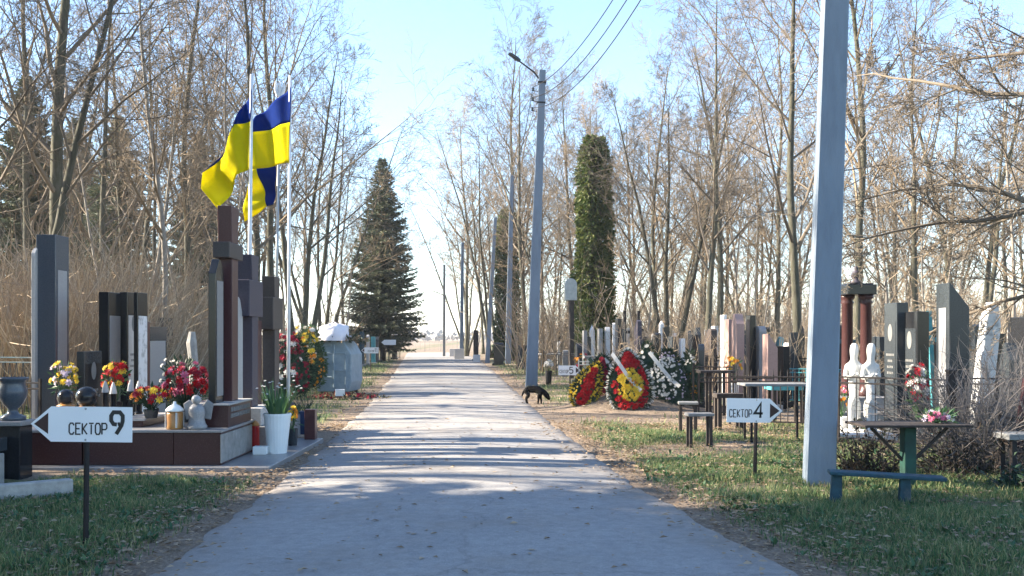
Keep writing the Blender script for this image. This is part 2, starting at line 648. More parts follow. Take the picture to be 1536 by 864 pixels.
def litter_leaves(n, y0, y1, s):
    x, y = scatter(n, y0, y1)
    L, Rr = np.interp(y, ry, rl), np.interp(y, ry, rr_)
    dr = np.maximum(L - x, x - Rr)
    p = np.where(dr < -.35, .02, np.where(dr < 0, .12, np.where(dr < .7, .75, .42 + .4 * nz2(x, y, .8, 3.))))
    keep = (rng.uniform(0, 1, n) < p) & free(x, y)
    x, y, dr = x[keep], y[keep], dr[keep]
    k = len(x)
    z = np.where(dr < 0, .045, ground_z(x, y) + rng.uniform(.008, .05, k))
    a = rng.uniform(0, 2 * np.pi, k)
    ss = s * rng.uniform(.5, 1.4, k)
    V = np.zeros((k, 4, 3))
    c, d = np.cos(a) * ss, np.sin(a) * ss
    for i, (u, v, q) in enumerate(((-1, 0, 0), (0, -.5, .3), (1, 0, .1), (0, .5, .35))):
        V[:, i] = np.stack([x + c * u - d * v, y + d * u + c * v, z + q * ss * rng.uniform(.1, 1.5, k)], 1)
    mesh_np('fallen_leaves', V, [(0, 1, 2), (0, 2, 3)], 'dry brown leaves lying on the verges', 'dry_leaf')




def weeds(n, y0, y1):
    x, y = scatter(n, y0, y1)
    g = grassy(x, y)
    keep = (rng.uniform(0, 1, n) < g * np.clip(.35 + nz2(x, y, 1.9, 9.), 0, 1)) & free(x, y)
    x, y = x[keep].repeat(6), y[keep].repeat(6)
    k = len(x)
    s_ = rng.uniform(.025, .06, k)
    a = rng.uniform(0, 2 * np.pi, k)
    c, d = np.cos(a), np.sin(a)
    z = ground_z(x, y) + .01
    V = np.zeros((k, 4, 3))
    el = rng.uniform(.3, 1.3, k)
    for i, (u, v) in enumerate(((0, 0), (.55, -.28), (1, 0), (.55, .28))):
        V[:, i] = np.stack([x + (c * u - d * v) * s_, y + (d * u + c * v) * s_, z + u * el * s_ + abs(v) * .2 * s_], 1)
    mesh_np('weeds', V, [(0, 1, 2), (0, 2, 3)], 'low broad-leaved weeds growing in the lawns', 'green_leaf')


weeds(16000, 5.4, 16)
litter_leaves(80000, 5.4, 17, .027)
litter_leaves(22000, 17, 50, .045)

# ------------------------------------------------------------------ trees


def rvec():
    return Vector((U(-1, 1), U(-1, 1), U(-1, 1)))


def path(p, d, L, n, wig, trop):
    pts = [p.copy()]
    d = d.normalized()
    for i in range(n):
        d = (d + rvec() * wig + Vector((0, 0, trop))).normalized()
        p = p + d * (L / n)
        pts.append(p.copy())
    return pts


def lerp_path(pts, t):
    q = t * (len(pts) - 1)
    i = min(int(q), len(pts) - 2)
    return pts[i].lerp(pts[i + 1], q - i), (pts[i + 1] - pts[i]).normalized()


def grow(crown, pts, r0, r1, L, lev, cfg):
    """side branches along a limb"""
    n = cfg['n'][lev]
    t0 = cfg['t0'][lev]
    for i in range(n):
        t = t0 + (1 - t0) * (i + U(.1, .9)) / n
        t = min(t, .985)
        p, d = lerp_path(pts, t)
        side = d.cross(rvec()).normalized()
        ang = R(U(*cfg['ang'][lev]))
        nd = d * math.cos(ang) + side * math.sin(ang)
        ln = L * cfg['len'][lev] * (1.15 - .75 * t) * U(.6, 1.25)
        rb = max(cfg['rmin'], (r0 + (r1 - r0) * t) * U(.4, .6))
        if lev >= 2:
            rb = cfg['rmin'] * (1.6 if lev == 2 else 1)
        seg = (5, 4, 3, 2)[min(lev, 3)]
        q = path(p, nd, ln, seg, cfg['wig'], cfg['trop'][lev])
        re = cfg['rmin'] * .8
        crown.tube(q, [rb + (re - rb) * k / seg for k in range(seg + 1)], (6, 4, 3, 3)[min(lev, 3)], cap=False)
        if lev + 1 < len(cfg['n']):
            grow(crown, q, rb, re, ln, lev + 1, cfg)


BASE = dict(n=(20, 9, 8, 4), t0=(.25, .2, .2, .15), ang=((30, 60), (30, 60), (30, 65), (25, 60)), len=(.42, .52, .5, .5), wig=.17, trop=(.08, .04, .03, .02), rmin=.0044)


def bare_tree(name, seed, H, r, stems, label, cat, bark, twig, cfg, lean=(0, 0), wob=.05, spread=.25):
    random.seed(seed)
    t = thing(name, label, cat)
    tr, cr = MB(), MB()
    for k in range(stems):
        a = 2 * math.pi * (k + U(0, .6)) / stems
        d = Vector((lean[0], lean[1], 1))
        p = Vector((0, 0, -.1))
        if stems > 1:
            d += Vector((math.cos(a), math.sin(a), 0)) * spread * U(.5, 1.2)
            p += Vector((math.cos(a), math.sin(a), 0)) * r * .7
        h = H * (1 if k == 0 else U(.75, 1))
        pts = path(p, d, h, 16, wob, .02)
        rad = [r * (1.35 if i == 0 else 1) * (1 - i / 17) ** .8 for i in range(17)]
        tr.tube(pts, rad, 9)
        grow(cr, pts, r, .02, h, 0, cfg)
    tr.build('trunk', bark, t, smooth=True)
    cr.build('crown', twig, t)
    return t


def cfgv(**k):
    c = dict(BASE)
    c.update(k)
    return c


PROTO = {}
GL = 'bare trees of the left wood'
GRT = 'bare trees of the right wood'
PROTO['ash'] = bare_tree('bare_tree', 11, 15, .14, 1, '', 'tree', 'bark', 'twig', BASE)
PROTO['ash2'] = bare_tree('bare_tree', 12, 16, .135, 1, '', 'tree', 'bark', 'twig_red', cfgv(n=(22, 9, 7, 4), ang=((25, 50), (30, 60), (30, 65), (25, 60))), wob=.06)
PROTO['fork'] = bare_tree('forked_tree', 13, 15, .125, 3, '', 'tree', 'bark', 'twig', cfgv(n=(13, 8, 7, 4), t0=(.32, .2, .2, .15)), spread=.22)
PROTO['slim'] = bare_tree('slender_tree', 14, 13, .085, 1, '', 'tree', 'pale_bark', 'twig_red', cfgv(n=(20, 7, 6, 4), len=(.32, .5, .5, .5), rmin=.0042), wob=.05)
PROTO['clump'] = bare_tree('clump_tree', 15, 13, .09, 5, '', 'tree', 'bark', 'twig_red', cfgv(n=(11, 7, 6, 4), t0=(.3, .2, .2, .15), len=(.34, .5, .5, .5)), spread=.32)
PROTO['young'] = bare_tree('young_tree', 16, 8, .05, 2, '', 'tree', 'pale_bark', 'twig_red', cfgv(n=(12, 6, 4, 3), t0=(.12, .2, .2, .15), len=(.3, .5, .5, .5), rmin=.0042), spread=.3)
PROTO['dark'] = bare_tree('dark_tree', 22, 15, .175, 1, '', 'tree', 'bark', 'twig', cfgv(n=(19, 9, 8, 4), len=(.4, .5, .5, .5), t0=(.3, .2, .2, .15)), wob=.04)
used = set()


def tree(kind, px, d, rz, sc, label, group):
    loc = (X(px, d), d, 0)
    if kind not in used:
        used.add(kind)
        t = PROTO[kind]
        t.location, t.rotation_euler, t.scale = loc, (0, 0, rz), (sc, sc, sc)
        t['label'] = label
        if group:
            t['group'] = group
        return t
    t = dup(PROTO[kind], loc, rz, sc, label, group)
    if not group and 'group' in t:
        del t['group']
    return t


# the trees one can tell apart
tree('dark', 97, 22, .3, 1.0, 'thick dark tree behind the tall grey obelisk on the left', None)
tree('slim', 246, 24, 1.0, .95, 'slender pale trunk rising left of the flags', None)
tree('fork', 452, 40, 2.2, 1.0, 'forked tree with dark stems between the flags and the spruce', None)
tree('clump', 478, 47, .9, 1.05, 'many-stemmed tree fanning out just left of the spruce', None)
tree('ash2', 772, 64, 2.0, 1.32, 'tall tree whose reddish crown rises behind the lamp post', None)
tree('clump', 737, 70, 2.6, 1.3, 'many-stemmed tree leaning over the far end of the road', None)
tree('ash', 1200, 24, .6, .86, 'bare tree standing just left of the big concrete pole', None)
tree('ash2', 1284, 27, 3.6, .92, 'bare tree rising directly behind the twin red columns', None)

GEN = {'ash': 'grey bare tree with ascending limbs', 'ash2': 'bare tree with reddish brown twigs', 'fork': 'bare tree forking into three stems',
       'slim': 'slender bare tree with pale bark', 'clump': 'bare tree with a clump of stems', 'young': 'young thin bare tree', 'dark': 'dark bare tree with spreading limbs'}
random.seed(31)
left = [(15, 21, 'fork'), (45, 30, 'ash2'), (160, 30, 'ash'), (205, 36, 'fork'), (285, 33, 'ash2'), (335, 38, 'dark'), (385, 31, 'ash'), (408, 36, 'ash2'),
        (120, 40, 'dark'), (60, 45, 'slim'), (240, 46, 'ash'), (320, 50, 'clump'), (425, 52, 'slim'), (500, 58, 'young'), (20, 52, 'ash'), (150, 56, 'ash2'),
        (380, 60, 'fork'), (280, 64, 'ash'), (455, 70, 'ash2'), (90, 68, 'fork'), (200, 72, 'slim'), (-40, 38, 'fork'), (-60, 27, 'slim'),
        (505, 46, 'young'), (540, 80, 'slim'), (300, 27, 'young'), (190, 25, 'young'), (350, 29, 'slim'), (-520, 14.5, 'slim'), (-900, 12.6, 'ash'), (-1450, 11.3, 'ash2'), (-200, 31, 'slim'), (515, 75, 'ash2'), (560, 95, 'fork')]  # those far outside the left edge are added to band the road with shadow
for px, d, k in left:
    tree(k, px, d, U(0, 6.28), U(.85, 1.1), GEN[k] + ' in the wood on the left of the road', GL)
right = [(790, 58, 'ash'), (815, 66, 'ash2'), (748, 74, 'fork'), (838, 57, 'clump'), (700, 76, 'ash2'), (770, 80, 'clump'), (860, 60, 'ash'), (725, 86, 'ash'), (895, 55, 'ash2'), (925, 48, 'clump'), (955, 60, 'ash'), (985, 42, 'ash2'), (1005, 38, 'fork'), (1058, 33, 'ash'), (1075, 36, 'dark'), (1100, 50, 'slim'), (1135, 44, 'clump'),
         (1165, 38, 'ash2'), (1330, 34, 'slim'), (1375, 30, 'ash2'), (1420, 40, 'ash'), (1460, 33, 'fork'), (1510, 45, 'ash2'), (1240, 48, 'ash'), (1345, 52, 'fork'),
         (1050, 62, 'ash2'), (1180, 64, 'fork'), (1290, 66, 'ash2'), (1440, 60, 'slim'), (880, 75, 'ash'), (820, 80, 'fork'), (845, 62, 'young'), (700, 84, 'clump'),
         (785, 95, 'ash2'), (1520, 28, 'slim'), (1400, 70, 'clump'), (990, 75, 'slim'), (1540, 62, 'ash'), (1600, 36, 'dark'), (1120, 78, 'ash2'), (715, 100, 'young'), (960, 36, 'young'), (1140, 30, 'young'), (1400, 26, 'young')] + [(U(860, 1560), U(42, 70), random.choice(('young', 'young', 'clump', 'slim', 'ash2'))) for _ in range(26)]
for px, d, k in right:
    tree(k, px, d, U(0, 6.28), U(.78, .98) * (.9 if d < 40 else 1) * (1.22 if px < 872 else 1), GEN[k] + ' in the wood on the right of the road', GRT)

# big spreading tree just past the right edge of the picture: long limbs reach in over the graves
random.seed(77)
t = thing('spreading_tree', 'old spreading tree reaching long level limbs over the graves at the right edge', 'tree', (9.0, 15.2, 0))
tr, cr = MB(), MB()
tp = path(Vector((0, 0, -.1)), Vector((.05, 0, 1)), 12, 12, .05, .02)
tr.tube(tp, [.34 * (1 - i / 14) for i in range(13)], 10)
cf = cfgv(n=(14, 8, 6, 4), t0=(.25, .15, .15, .15), len=(.38, .5, .5, .5), trop=(.02, .02, .02, .02), wig=.2)
for z, dx, dy, dz, L, rr in ((2.4, -1, .3, .30, 3.8, .045), (3.1, -1, .35, .42, 4.4, .06), (3.6, -1, -.1, .2, 4.6, .06), (4.6, -1, .2, .4, 4.8, .06), (5.8, -.8, .4, .4, 4.2, .05), (4.9, .9, .2, .4, 4, .09), (6, .4, .9, .4, 4, .08), (7.5, -.5, .5, .8, 4, .07)):
    p, _ = lerp_path(tp, z / 12)
    q = path(p, Vector((dx, dy, dz)), L, 11, .2, -.03)
    cr.tube(q, [rr * (1 - i / 12.5) for i in range(12)], 7, cap=False)
    grow(cr, q, rr, .012, L, 0, cf)
tr.build('trunk', 'bark', t, smooth=True)
cr.build('crown', 'twig', t)


# conifers: drooping needle sprays on whorled boughs
def spruce(name, label, H, W, seed, z0=1.0, dens=1.0):
    random.seed(seed)
    t = thing(name, label, 'tree')
    tr, cr = MB(), MB()
    tr.tube([(0, 0, -.1), (.03, 0, H * .5), (0, .02, H * .98)], [H * .014, H * .009, .015], 8)
    z = z0
    while z < H * .985:
        f = (z - z0) / (H - z0)
        reach = W / 2 * (1 - f) ** .72 * (1 if f > .1 else .72 + 2.8 * f)
        nb = int((9 if f < .7 else 7) * dens)
        off = U(0, 6.28)
        for k in range(nb):
            a = off + 6.283 * (k + U(-.3, .3)) / nb
            L = max(.15, reach * U(.72, 1.14))
            d = Vector((math.cos(a), math.sin(a), U(-.22, .05) + .45 * f))
            q = path(Vector((0, 0, z + U(-.1, .1))), d, L, 5, .07, .035)
            cr.cur = 1
            cr.tube(q, [.022, .018, .014, .011, .008, .005], 3, cap=False)
            cr.cur = 0
            m = int(26 * L * dens) + 8
            for j in range(m):
                tt = (j + U(0, 1)) / m
                if tt < .18 and U(0, 1) < .6:
                    continue
                p, dd = lerp_path(q, min(tt, .999))
                s = dd.cross(Vector((0, 0, 1))).normalized() * random.choice((-1, 1))
                v = dd * U(.4, .9) + s * U(.3, 1) + Vector((0, 0, U(-.75, .25)))
                cr.leaf(p + rvec() * .03, v, U(.04, .085), U(.18, .36) * (1 if f < .8 else .7))
        z += U(.17, .26) * (1 if f < .8 else .8)
    tr.build('trunk', 'bark', t, smooth=True)
    cr.build('crown', ['spruce_needle', 'bark'], t)
    return t


sp = spruce('spruce_tree', 'dark green cone-shaped spruce standing on the left of the road', 12.6, 5.7, 5, .9, 1.7)
sp.location = (X(574, 62), 62, 0)
random.seed(3)
for i, (px, d, s, lab) in enumerate(((178, 50, 1.0, 'green spruce half hidden behind the bare trees left of the slender pale trunk'), (40, 40, .95, 'green spruce half hidden behind the bare trees at the far left'),
                                     (300, 58, 1.05, 'green spruce half hidden behind the bare trees just left of the flags'), (115, 62, 1.2, 'green spruce half hidden behind the thick dark tree'))):
    dup(sp, (X(px, d), d, 0), U(0, 6), s, lab, 'spruces inside the left wood')
# unseen spruces, added past the left edge to shade the near road
for i, (x, y, s) in enumerate(((-13.5, -.5, 1.6), (-13.2, 2.0, 1.65), (-14.6, 4.4, 1.7), (-13.6, 6.9, 1.6), (-18, 6.3, 1.9), (-18.2, 2.8, 1.9))):
    dup(sp, (x, y, 0), U(0, 6), s, 'tall unseen spruce added beyond the left edge to shade the near road', 'unseen spruces added for their shade')


def ivy_tree(label, H, rb, rt, seed, loc):
    random.seed(seed)
    t = thing('ivy_covered_tree', label, 'tree', loc)
    tr, cr = MB(), MB()
    tr.tube([(0, 0, -.1), (.02, 0, H * .5), (0, 0, H * .97)], [rb * .5, rb * .42, rt * .35], 9)
    n = int(9500)
    for i in range(n):
        z = .2 + (H - .2) * random.random() ** .9
        f = z / H
        a = U(0, 6.283)
        bul = 1 + .22 * noise.noise(Vector((math.cos(a) * 1.4, math.sin(a) * 1.4, z * .8 + seed))) + .2 * noise.noise(Vector((math.cos(a) * 3, math.sin(a) * 3, z * 2.3 + seed)))
        env = (rb + (rt - rb) * f) * bul * (1 if f < .88 else max(.12, math.sqrt(max(0, 1 - ((f - .88) / .125) ** 2))))
        r = env * (1.06 - .42 * random.random() ** 1.5)
        if noise.noise(Vector((math.cos(a) * 2.2, math.sin(a) * 2.2, z * 1.6 + 3 * seed))) < -.28 and random.random() < .75:
            r *= .7
        out = Vector((math.cos(a), math.sin(a), 0))
        cr.leaf(Vector((out.x * r, out.y * r, z)), out * U(.3, .9) + Vector((0, 0, U(-1, .3))) + rvec() * .5, U(.07, .15), U(.12, .30))
    tr.build('trunk', 'bark', t)
    cr.build('foliage', 'ivy_leaf', t)
    return t


ivy_tree('tall ivy-clad column tree beside the lamp post, the nearer and thicker one', 9.5, .80, .50, 4, (X(891, 40), 40, 0))
ivy_tree('slim ivy-clad trunk standing behind the second row of concrete poles', 9.5, .78, .55, 9, (X(761, 62), 62.6, 0))

# thickets of dry stems
def woods_px(a, b_, xmax):
    d = U(a, b_)
    x = U(-.54 * d, max(xmax, -.54 * d + 1))
    return 768 + x * 1500 / d, d


def thicket(name, label, n, area, h, seed, m, r=.008, lean=.5):
    random.seed(seed)
    mb = MB()
    for i in range(n):
        px, d = area()
        x = X(px, d)
        hh = h(px, d) * U(.45, 1.1)
        q = path(Vector((x, d, -.05)), Vector((U(-lean, lean), U(-lean, lean), 1)), hh, 4, .16, .0)
        rr = r * U(.6, 1.4)
        mb.tube(q, [rr, rr * .9, rr * .8, rr * .6, rr * .4], 3, cap=False)
        for k in range(random.choice((1, 2, 3, 4))):
            p, dd = lerp_path(q, U(.35, .95))
            q2 = path(p, dd + rvec() * .9, hh * U(.12, .35), 2, .2, .0)
            mb.tube(q2, [rr * .6, rr * .5, rr * .3], 3, cap=False)
    o = mb.build(name, m)
    tag(o, label, 'undergrowth')
    return struct(o, 'stuff')


thicket('undergrowth', 'tangle of dry beige stems under the left wood', 3000, lambda: woods_px(19, 34, -7.6), lambda px, d: 2.2 + 1.6 * noise.noise(Vector((px * .012, d * .2, 0))) + (1.6 if px < 330 else 0), 41, 'stick', .011)
thicket('undergrowth', 'dry stems and saplings deep in the left wood', 1500, lambda: woods_px(34, 75, -8.5), lambda px, d: 3.2, 42, 'stick', .016)
thicket('undergrowth', 'dry stems and saplings deep in the right wood', 3800, lambda: (U(770, 1560), U(38, 80)), lambda px, d: 4.6, 43, 'stick', .016)
thicket('undergrowth', 'thin dry stems behind the right graves', 1300, lambda: (U(900, 1540), U(21, 36)), lambda px, d: 2.0, 44, 'stick', .008)

# ------------------------------------------------------------------ concrete poles, lamp, wires


def pole(px, d, h, w0, w1, lean, label, name='concrete_pole', m='concrete_pole', group='poles along the right side of the road', depth=.75):
    t = thing(name, label, 'pole', (X(px, d), d, 0), R(1), group, (0, R(lean)))
    mb = MB()
    c = .12
    rings = [(-.2, w0), (h * .5, (w0 + w1) / 2), (h, w1)]
    vs, fs = [], []
    for z, ww in rings:
        a, b_ = ww / 2, ww / 2 * depth
        for x, y in ((-a + a * c, -b_), (a - a * c, -b_), (a, -b_ + a * c), (a, b_ - a * c), (a - a * c, b_), (-a + a * c, b_), (-a, b_ - a * c), (-a, -b_ + a * c)):
            vs.append((x, y, z))
    for i in range(2):
        for k in range(8):
            fs.append((i * 8 + k, i * 8 + (k + 1) % 8, (i + 1) * 8 + (k + 1) % 8, (i + 1) * 8 + k))
    fs.append(tuple(range(16, 24)))
    mb.add(vs, fs)
    mb.build('shaft', m, t)
    return t


def insulators(t, zs, x0):
    for z in zs:
        b_ = MB()
        b_.tube([(x0, -.02, z), (x0 - .16, -.02, z + .02)], .012, 5)
        br = b_.build('bracket', 'rust', t)
        i_ = MB()
        i_.lathe([(.02, -.02), (.045, 0), (.03, .03), (.045, .05), (.025, .09), (.01, .1)], 9, (x0 - .16, -.02, z + .03))
        i_.build('insulator', 'dark_granite', br, smooth=True)


p1 = pole(1228, 10.0, 9.6, .305, .20, 1.9, 'big pale blue-grey concrete pole, the nearest one, cut off by the top of the picture', depth=.5)
p1.rotation_euler.z = R(-2.8)
insulators(p1, (8.9, 8.5, 8.1), -.1)
p2 = pole(797, 30, 9.5, .36, .20, 2.0, 'concrete lamp post with a street lamp arm near the black dog')
lm = MB()
lm.tube([(-.1, 0, 9.25), (-.25, -.05, 9.42), (-.75, -.2, 9.72)], .025, 7)
ar = lm.build('lamp_arm', 'black_metal', p2, smooth=True)
lh = MB()
lh.M = Matrix.Translation((-.68, -.18, 9.70)) @ Matrix.Rotation(R(196), 4, 'Z') @ Matrix.Rotation(R(-28), 4, 'Y')
lh.prism([(0, -.03), (.12, -.05), (.40, -.03), (.42, .0), (.35, .04), (.10, .05), (0, .03)], -.07, .07)
lh.build('lamp_head', 'dark_granite', ar, bevel=.012)
cl = MB()
cl.box((0, 0, 9.1), (.25, .19, .05))
cl.box((0, 0, 8.5), (.25, .19, .04))
cl.build('clamp_band', 'black_metal', p2)
insulators(p2, (8.85, 8.55, 8.25), -.1)
pole(762, 55, 10.4, .34, .2, 1.2, 'concrete pole in front of the slim ivy-clad trunk, second behind the lamp post')
pole(731, 57, 8.3, .26, .18, 3.2, 'concrete pole leaning right beside the far road edge, third behind the lamp post')
pole(692, 67, 7.8, .26, .18, .6, 'concrete pole standing against the sky near the far end of the road')
pole(666, 75, 6.9, .20, .17, .2, 'thin dark wooden pole with a white foot, farthest along the road', 'wooden_pole', 'grey_wood')


def wire(a, b_, sag, label):
    mb = MB()
    a, b_ = Vector(a), Vector(b_)
    pts = [a.lerp(b_, i / 24) - Vector((0, 0, sag * 4 * (i / 24) * (1 - i / 24))) for i in range(25)]
    mb.tube(pts, .011, 5)
    tag(mb.build('power_line', 'black_metal'), label, 'wire', 'wires strung between the concrete poles')


x2, x1 = X(797, 30), X(1228, 10)
for k, (z, lab) in enumerate(((8.98, 'uppermost black wire running from the lamp post towards the near pole'), (8.67, 'middle black wire running from the lamp post towards the near pole'), (8.37, 'lowest black wire running from the lamp post towards the near pole'))):
    wire((x2 + .05, 29.95, z), (x1 + .05, 9.95, z + .05), 1.0 + .10 * k, lab)
wire((x2 + .05, 29.95, 8.98), (X(762, 55) + .1, 54.9, 9.6), .5, 'black wire running from the lamp post to the next pole behind')

# ------------------------------------------------------------------ signs
GLY = {'С': [[(1, .8), (.75, 1), (.25, 1), (0, .8), (0, .2), (.25, 0), (.75, 0), (1, .2)]],
       'Е': [[(1, 1), (0, 1), (0, 0), (1, 0)], [(.12, .5), (.8, .5)]],
       'К': [[(0, 0), (0, 1)], [(1, 1), (.18, .5), (1, 0)]],
       'Т': [[(0, 1), (1, 1)], [(.5, .9), (.5, 0)]],
       'О': [[(.5, 1), (.25, 1), (0, .8), (0, .2), (.25, 0), (.75, 0), (1, .2), (1, .8), (.75, 1), (.5, 1)]],
       'Р': [[(0, 0), (0, 1), (.75, 1), (1, .85), (1, .58), (.75, .44), (.1, .44)]],
       '9': [[(.5, .44), (.2, .46), (0, .62), (0, .84), (.2, 1), (.75, 1), (1, .84), (1, .6), (.9, .4), (.45, 0)], [(.58, .44), (.78, .47)]],
       '4': [[(.72, 0), (.78, .98), (.05, .3), (1, .3)]],
       '5': [[(.95, 1), (.15, 1), (.08, .55), (.7, .6), (1, .42), (1, .18), (.75, 0), (.2, 0), (0, .12)]],
       '1': [[(.05, .75), (.55, 1), (.55, 0)]]}


def lettering(mb, text, x, z, gw, gh, sw, gap, y=-.009):
    for ch in text:
        for pl in GLY[ch]:
            pts = [Vector((x + p[0] * gw, z + p[1] * gh)) for p in pl]
            L_, R_ = [], []
            for i, p in enumerate(pts):
                d0 = (p - pts[i - 1]).normalized() if i else (pts[1] - p).normalized()
                d1 = (pts[i + 1] - p).normalized() if i < len(pts) - 1 else d0
                n0, n1_ = Vector((-d0.y, d0.x)), Vector((-d1.y, d1.x))
                mi = (n0 + n1_)
                mi = mi.normalized() if mi.length > .01 else n0
                k = sw / 2 / max(.5, mi.dot(n0))
                L_.append(p + mi * k)
                R_.append(p - mi * k)
            n_ = len(pts)
            vs = [(q.x, y, q.y) for q in L_] + [(q.x, y, q.y) for q in R_]
            mb.add(vs, [(i, n_ + i, n_ + i + 1, i + 1) for i in range(n_ - 1)])
        x += gw + gap
    return x


def sign(px, d, tip, num, label, rz=0, top=1.0, off=0., lean=0., full=True, word=True):
    """tip: -1 arrow to the left, 1 to the right. Plate .25 high."""
    t = thing('sector_sign', label, 'sign', (X(px, d), d, 0), rz, 'arrow signs naming the cemetery sectors', (0, R(lean)))
    a = MB()
    a.tube([(0, .018, -.1), (0, .018, top - .02)], .02, 8)
    a.build('post', 'black_metal', t)
    q = MB()
    b0, b1, tp, z0, z1 = (-.265, .33, -.39, top - .25, top) if tip < 0 else (-.28, .17, .30, top - .25, top)
    if tip < 0:
        poly = [(tp, (z0 + z1) / 2), (b0 + .02, z0), (b1, z0), (b1, z1), (b0 + .02, z1)]
        tri = [(tp + .025, (z0 + z1) / 2), (b0, z0 + .055), (b0, z1 - .045)]
    else:
        poly = [(b0, z0), (b1, z0), (tp, (z0 + z1) / 2), (b1, z1), (b0, z1)]
        tri = [(b1, z0 + .05), (tp - .03, (z0 + z1) / 2), (b1, z1 - .05)]
    poly = [(p[0] + off, p[1]) for p in poly]
    tri = [(p[0] + off, p[1]) for p in tri]
    q.prism(poly, -.006, 0)
    pl = q.build('plate', 'sign_white', t)
    k = MB()
    k.prism(tri, -.0085, -.0065)
    k.build('arrowhead', 'sign_maroon', pl)
    for zz in (z0 + .015, z1 - .015):
        sc_ = MB()
        sc_.lathe([(.008, 0), (.006, .004)], 8)
        sc_.build('screw', 'grey_metal', pl, (0, -.0075, zz)).rotation_euler = (R(90), 0, 0)
    m = MB()
    if tip < 0:
        x = lettering(m, 'СЕКТОР', -.115 + off, z0 + .055, .034, .078, .010, .0125)
        lettering(m, num, x + .018 if len(num) == 1 else x + .012, z0 + .058, .082 if len(num) == 1 else .04, .155, .028 if len(num) == 1 else .024, .03)
    else:
        x = lettering(m, 'СЕКТОР', -.25 + off, z0 + .055, .028, .078, .009, .0125)
        lettering(m, num, x + .012, z0 + .05, .09, .155, .024, .03)
    m.build('lettering', 'sign_black', pl)
    return t


sign(127, 7.1, -1, '9', 'white arrow sign pointing left that reads СЕКТОР 9', 0, 1.003, lean=.6)
sign(1133, 10.4, 1, '4', 'white arrow sign pointing right that reads СЕКТОР 4', 0, .857, off=-.03, lean=.8)
sign(556, 42, -1, '11', 'small white arrow sign pointing left that reads СЕКТОР 11', 0, 1.05)
sign(855, 26, 1, '5', 'white arrow sign pointing right that reads СЕКТОР 5, half behind the red wreath', 0, .75, off=-.02)

t = thing('information_sign', 'small white sign on a bent pipe post seen beside the lamp post', 'sign', (X(778, 50), 50, 0), 0)
a = MB()
a.tube([(0, 0, -.1), (0, 0, .85), (.08, 0, .95), (.7, 0, .95)], .022, 6)
a.build('post', 'white_metal', t, smooth=True)
a = MB()
a.box((.32, -.03, .66), (.55, .02, .25))
a.build('plate', 'sign_white', t, bevel=.006)
t = thing('direction_sign', 'tiny white arrow board on a thin post under the spruce', 'sign', (X(583, 58), 58, 0), 0)
a = MB()
a.tube([(0, 0, -.1), (0, 0, 1.05)], .02, 6)
a.build('post', 'black_metal', t)
a = MB()
a.prism([(-.42, 1.17), (-.25, 1.02), (.42, 1.02), (.42, 1.32), (-.25, 1.32)], -.03, -.01)
a.build('plate', 'sign_white', t)

# ------------------------------------------------------------------ flags on three poles


def flagpole(px, d, top, label, lean, m='white_metal', r=.03):
    t = thing('flagpole', label, 'flagpole', (X(px, d), d, 0), 0, 'flagpoles beside the crosses', (0, R(lean)))
    a = MB()
    a.tube([(0, 0, 0), (0, 0, top)], [r, r * .7], 10)
    a.build('pole', m, t, smooth=True)
    a = MB()
    a.lathe([(.05, 0), (.05, .05), (.036, .08)], 10)
    a.build('collar', 'grey_metal', t)
    return t


def cloth(name, label, d, curves, nu, dmix, wave, yb):
    """curves: rows of (pixel x, pixel y) control points from upper edge to lower edge, hoist first; row index over half is yellow"""
    rows = []
    ns = 26
    for c in curves:
        pts = [Vector((X(p[0], d), 0, Z(p[1], d))) for p in c]
        rows.append([lerp_path(pts, i / ns)[0] if i < ns else pts[-1] for i in range(ns + 1)])
    vs, fs, mi = [], [], []
    nr = 20
    for j in range(nr + 1):
        q = j / nr * (len(rows) - 1)
        i = min(int(q), len(rows) - 2)
        for k in range(ns + 1):
            p = rows[i][k].lerp(rows[i + 1][k], q - i)
            s_ = k / ns
            p = p + Vector((.012 * math.sin(9 * s_ + j * .3), d + wave * s_ ** .6 * math.sin(s_ * 9 + j / nr * 2.2 + yb) + dmix * s_, 0))
            vs.append(p)
    org = Vector(vs[0])
    vs = [v - org for v in vs]
    for j in range(nr):
        for k in range(ns):
            o = j * (ns + 1) + k
            fs.append((o, o + 1, o + ns + 2, o + ns + 1))
            mi.append(0 if j < nr / 2 else 1)
    t = thing(name, label, 'flag', org, 0, 'blue and yellow flags')
    for nm, w_, m in (('blue_half', 0, 'flag_blue'), ('yellow_half', 1, 'flag_yellow')):
        mb = MB()
        us = sorted({i for f, q in zip(fs, mi) if q == w_ for i in f})
        ix = {v: i for i, v in enumerate(us)}
        mb.add([vs[i] for i in us], [tuple(ix[i] for i in f) for f, q in zip(fs, mi) if q == w_])
        o = mb.build(nm, m, t, smooth=True)
        sd_ = o.modifiers.new('thick', 'SOLIDIFY')
        sd_.thickness = .004
    return t


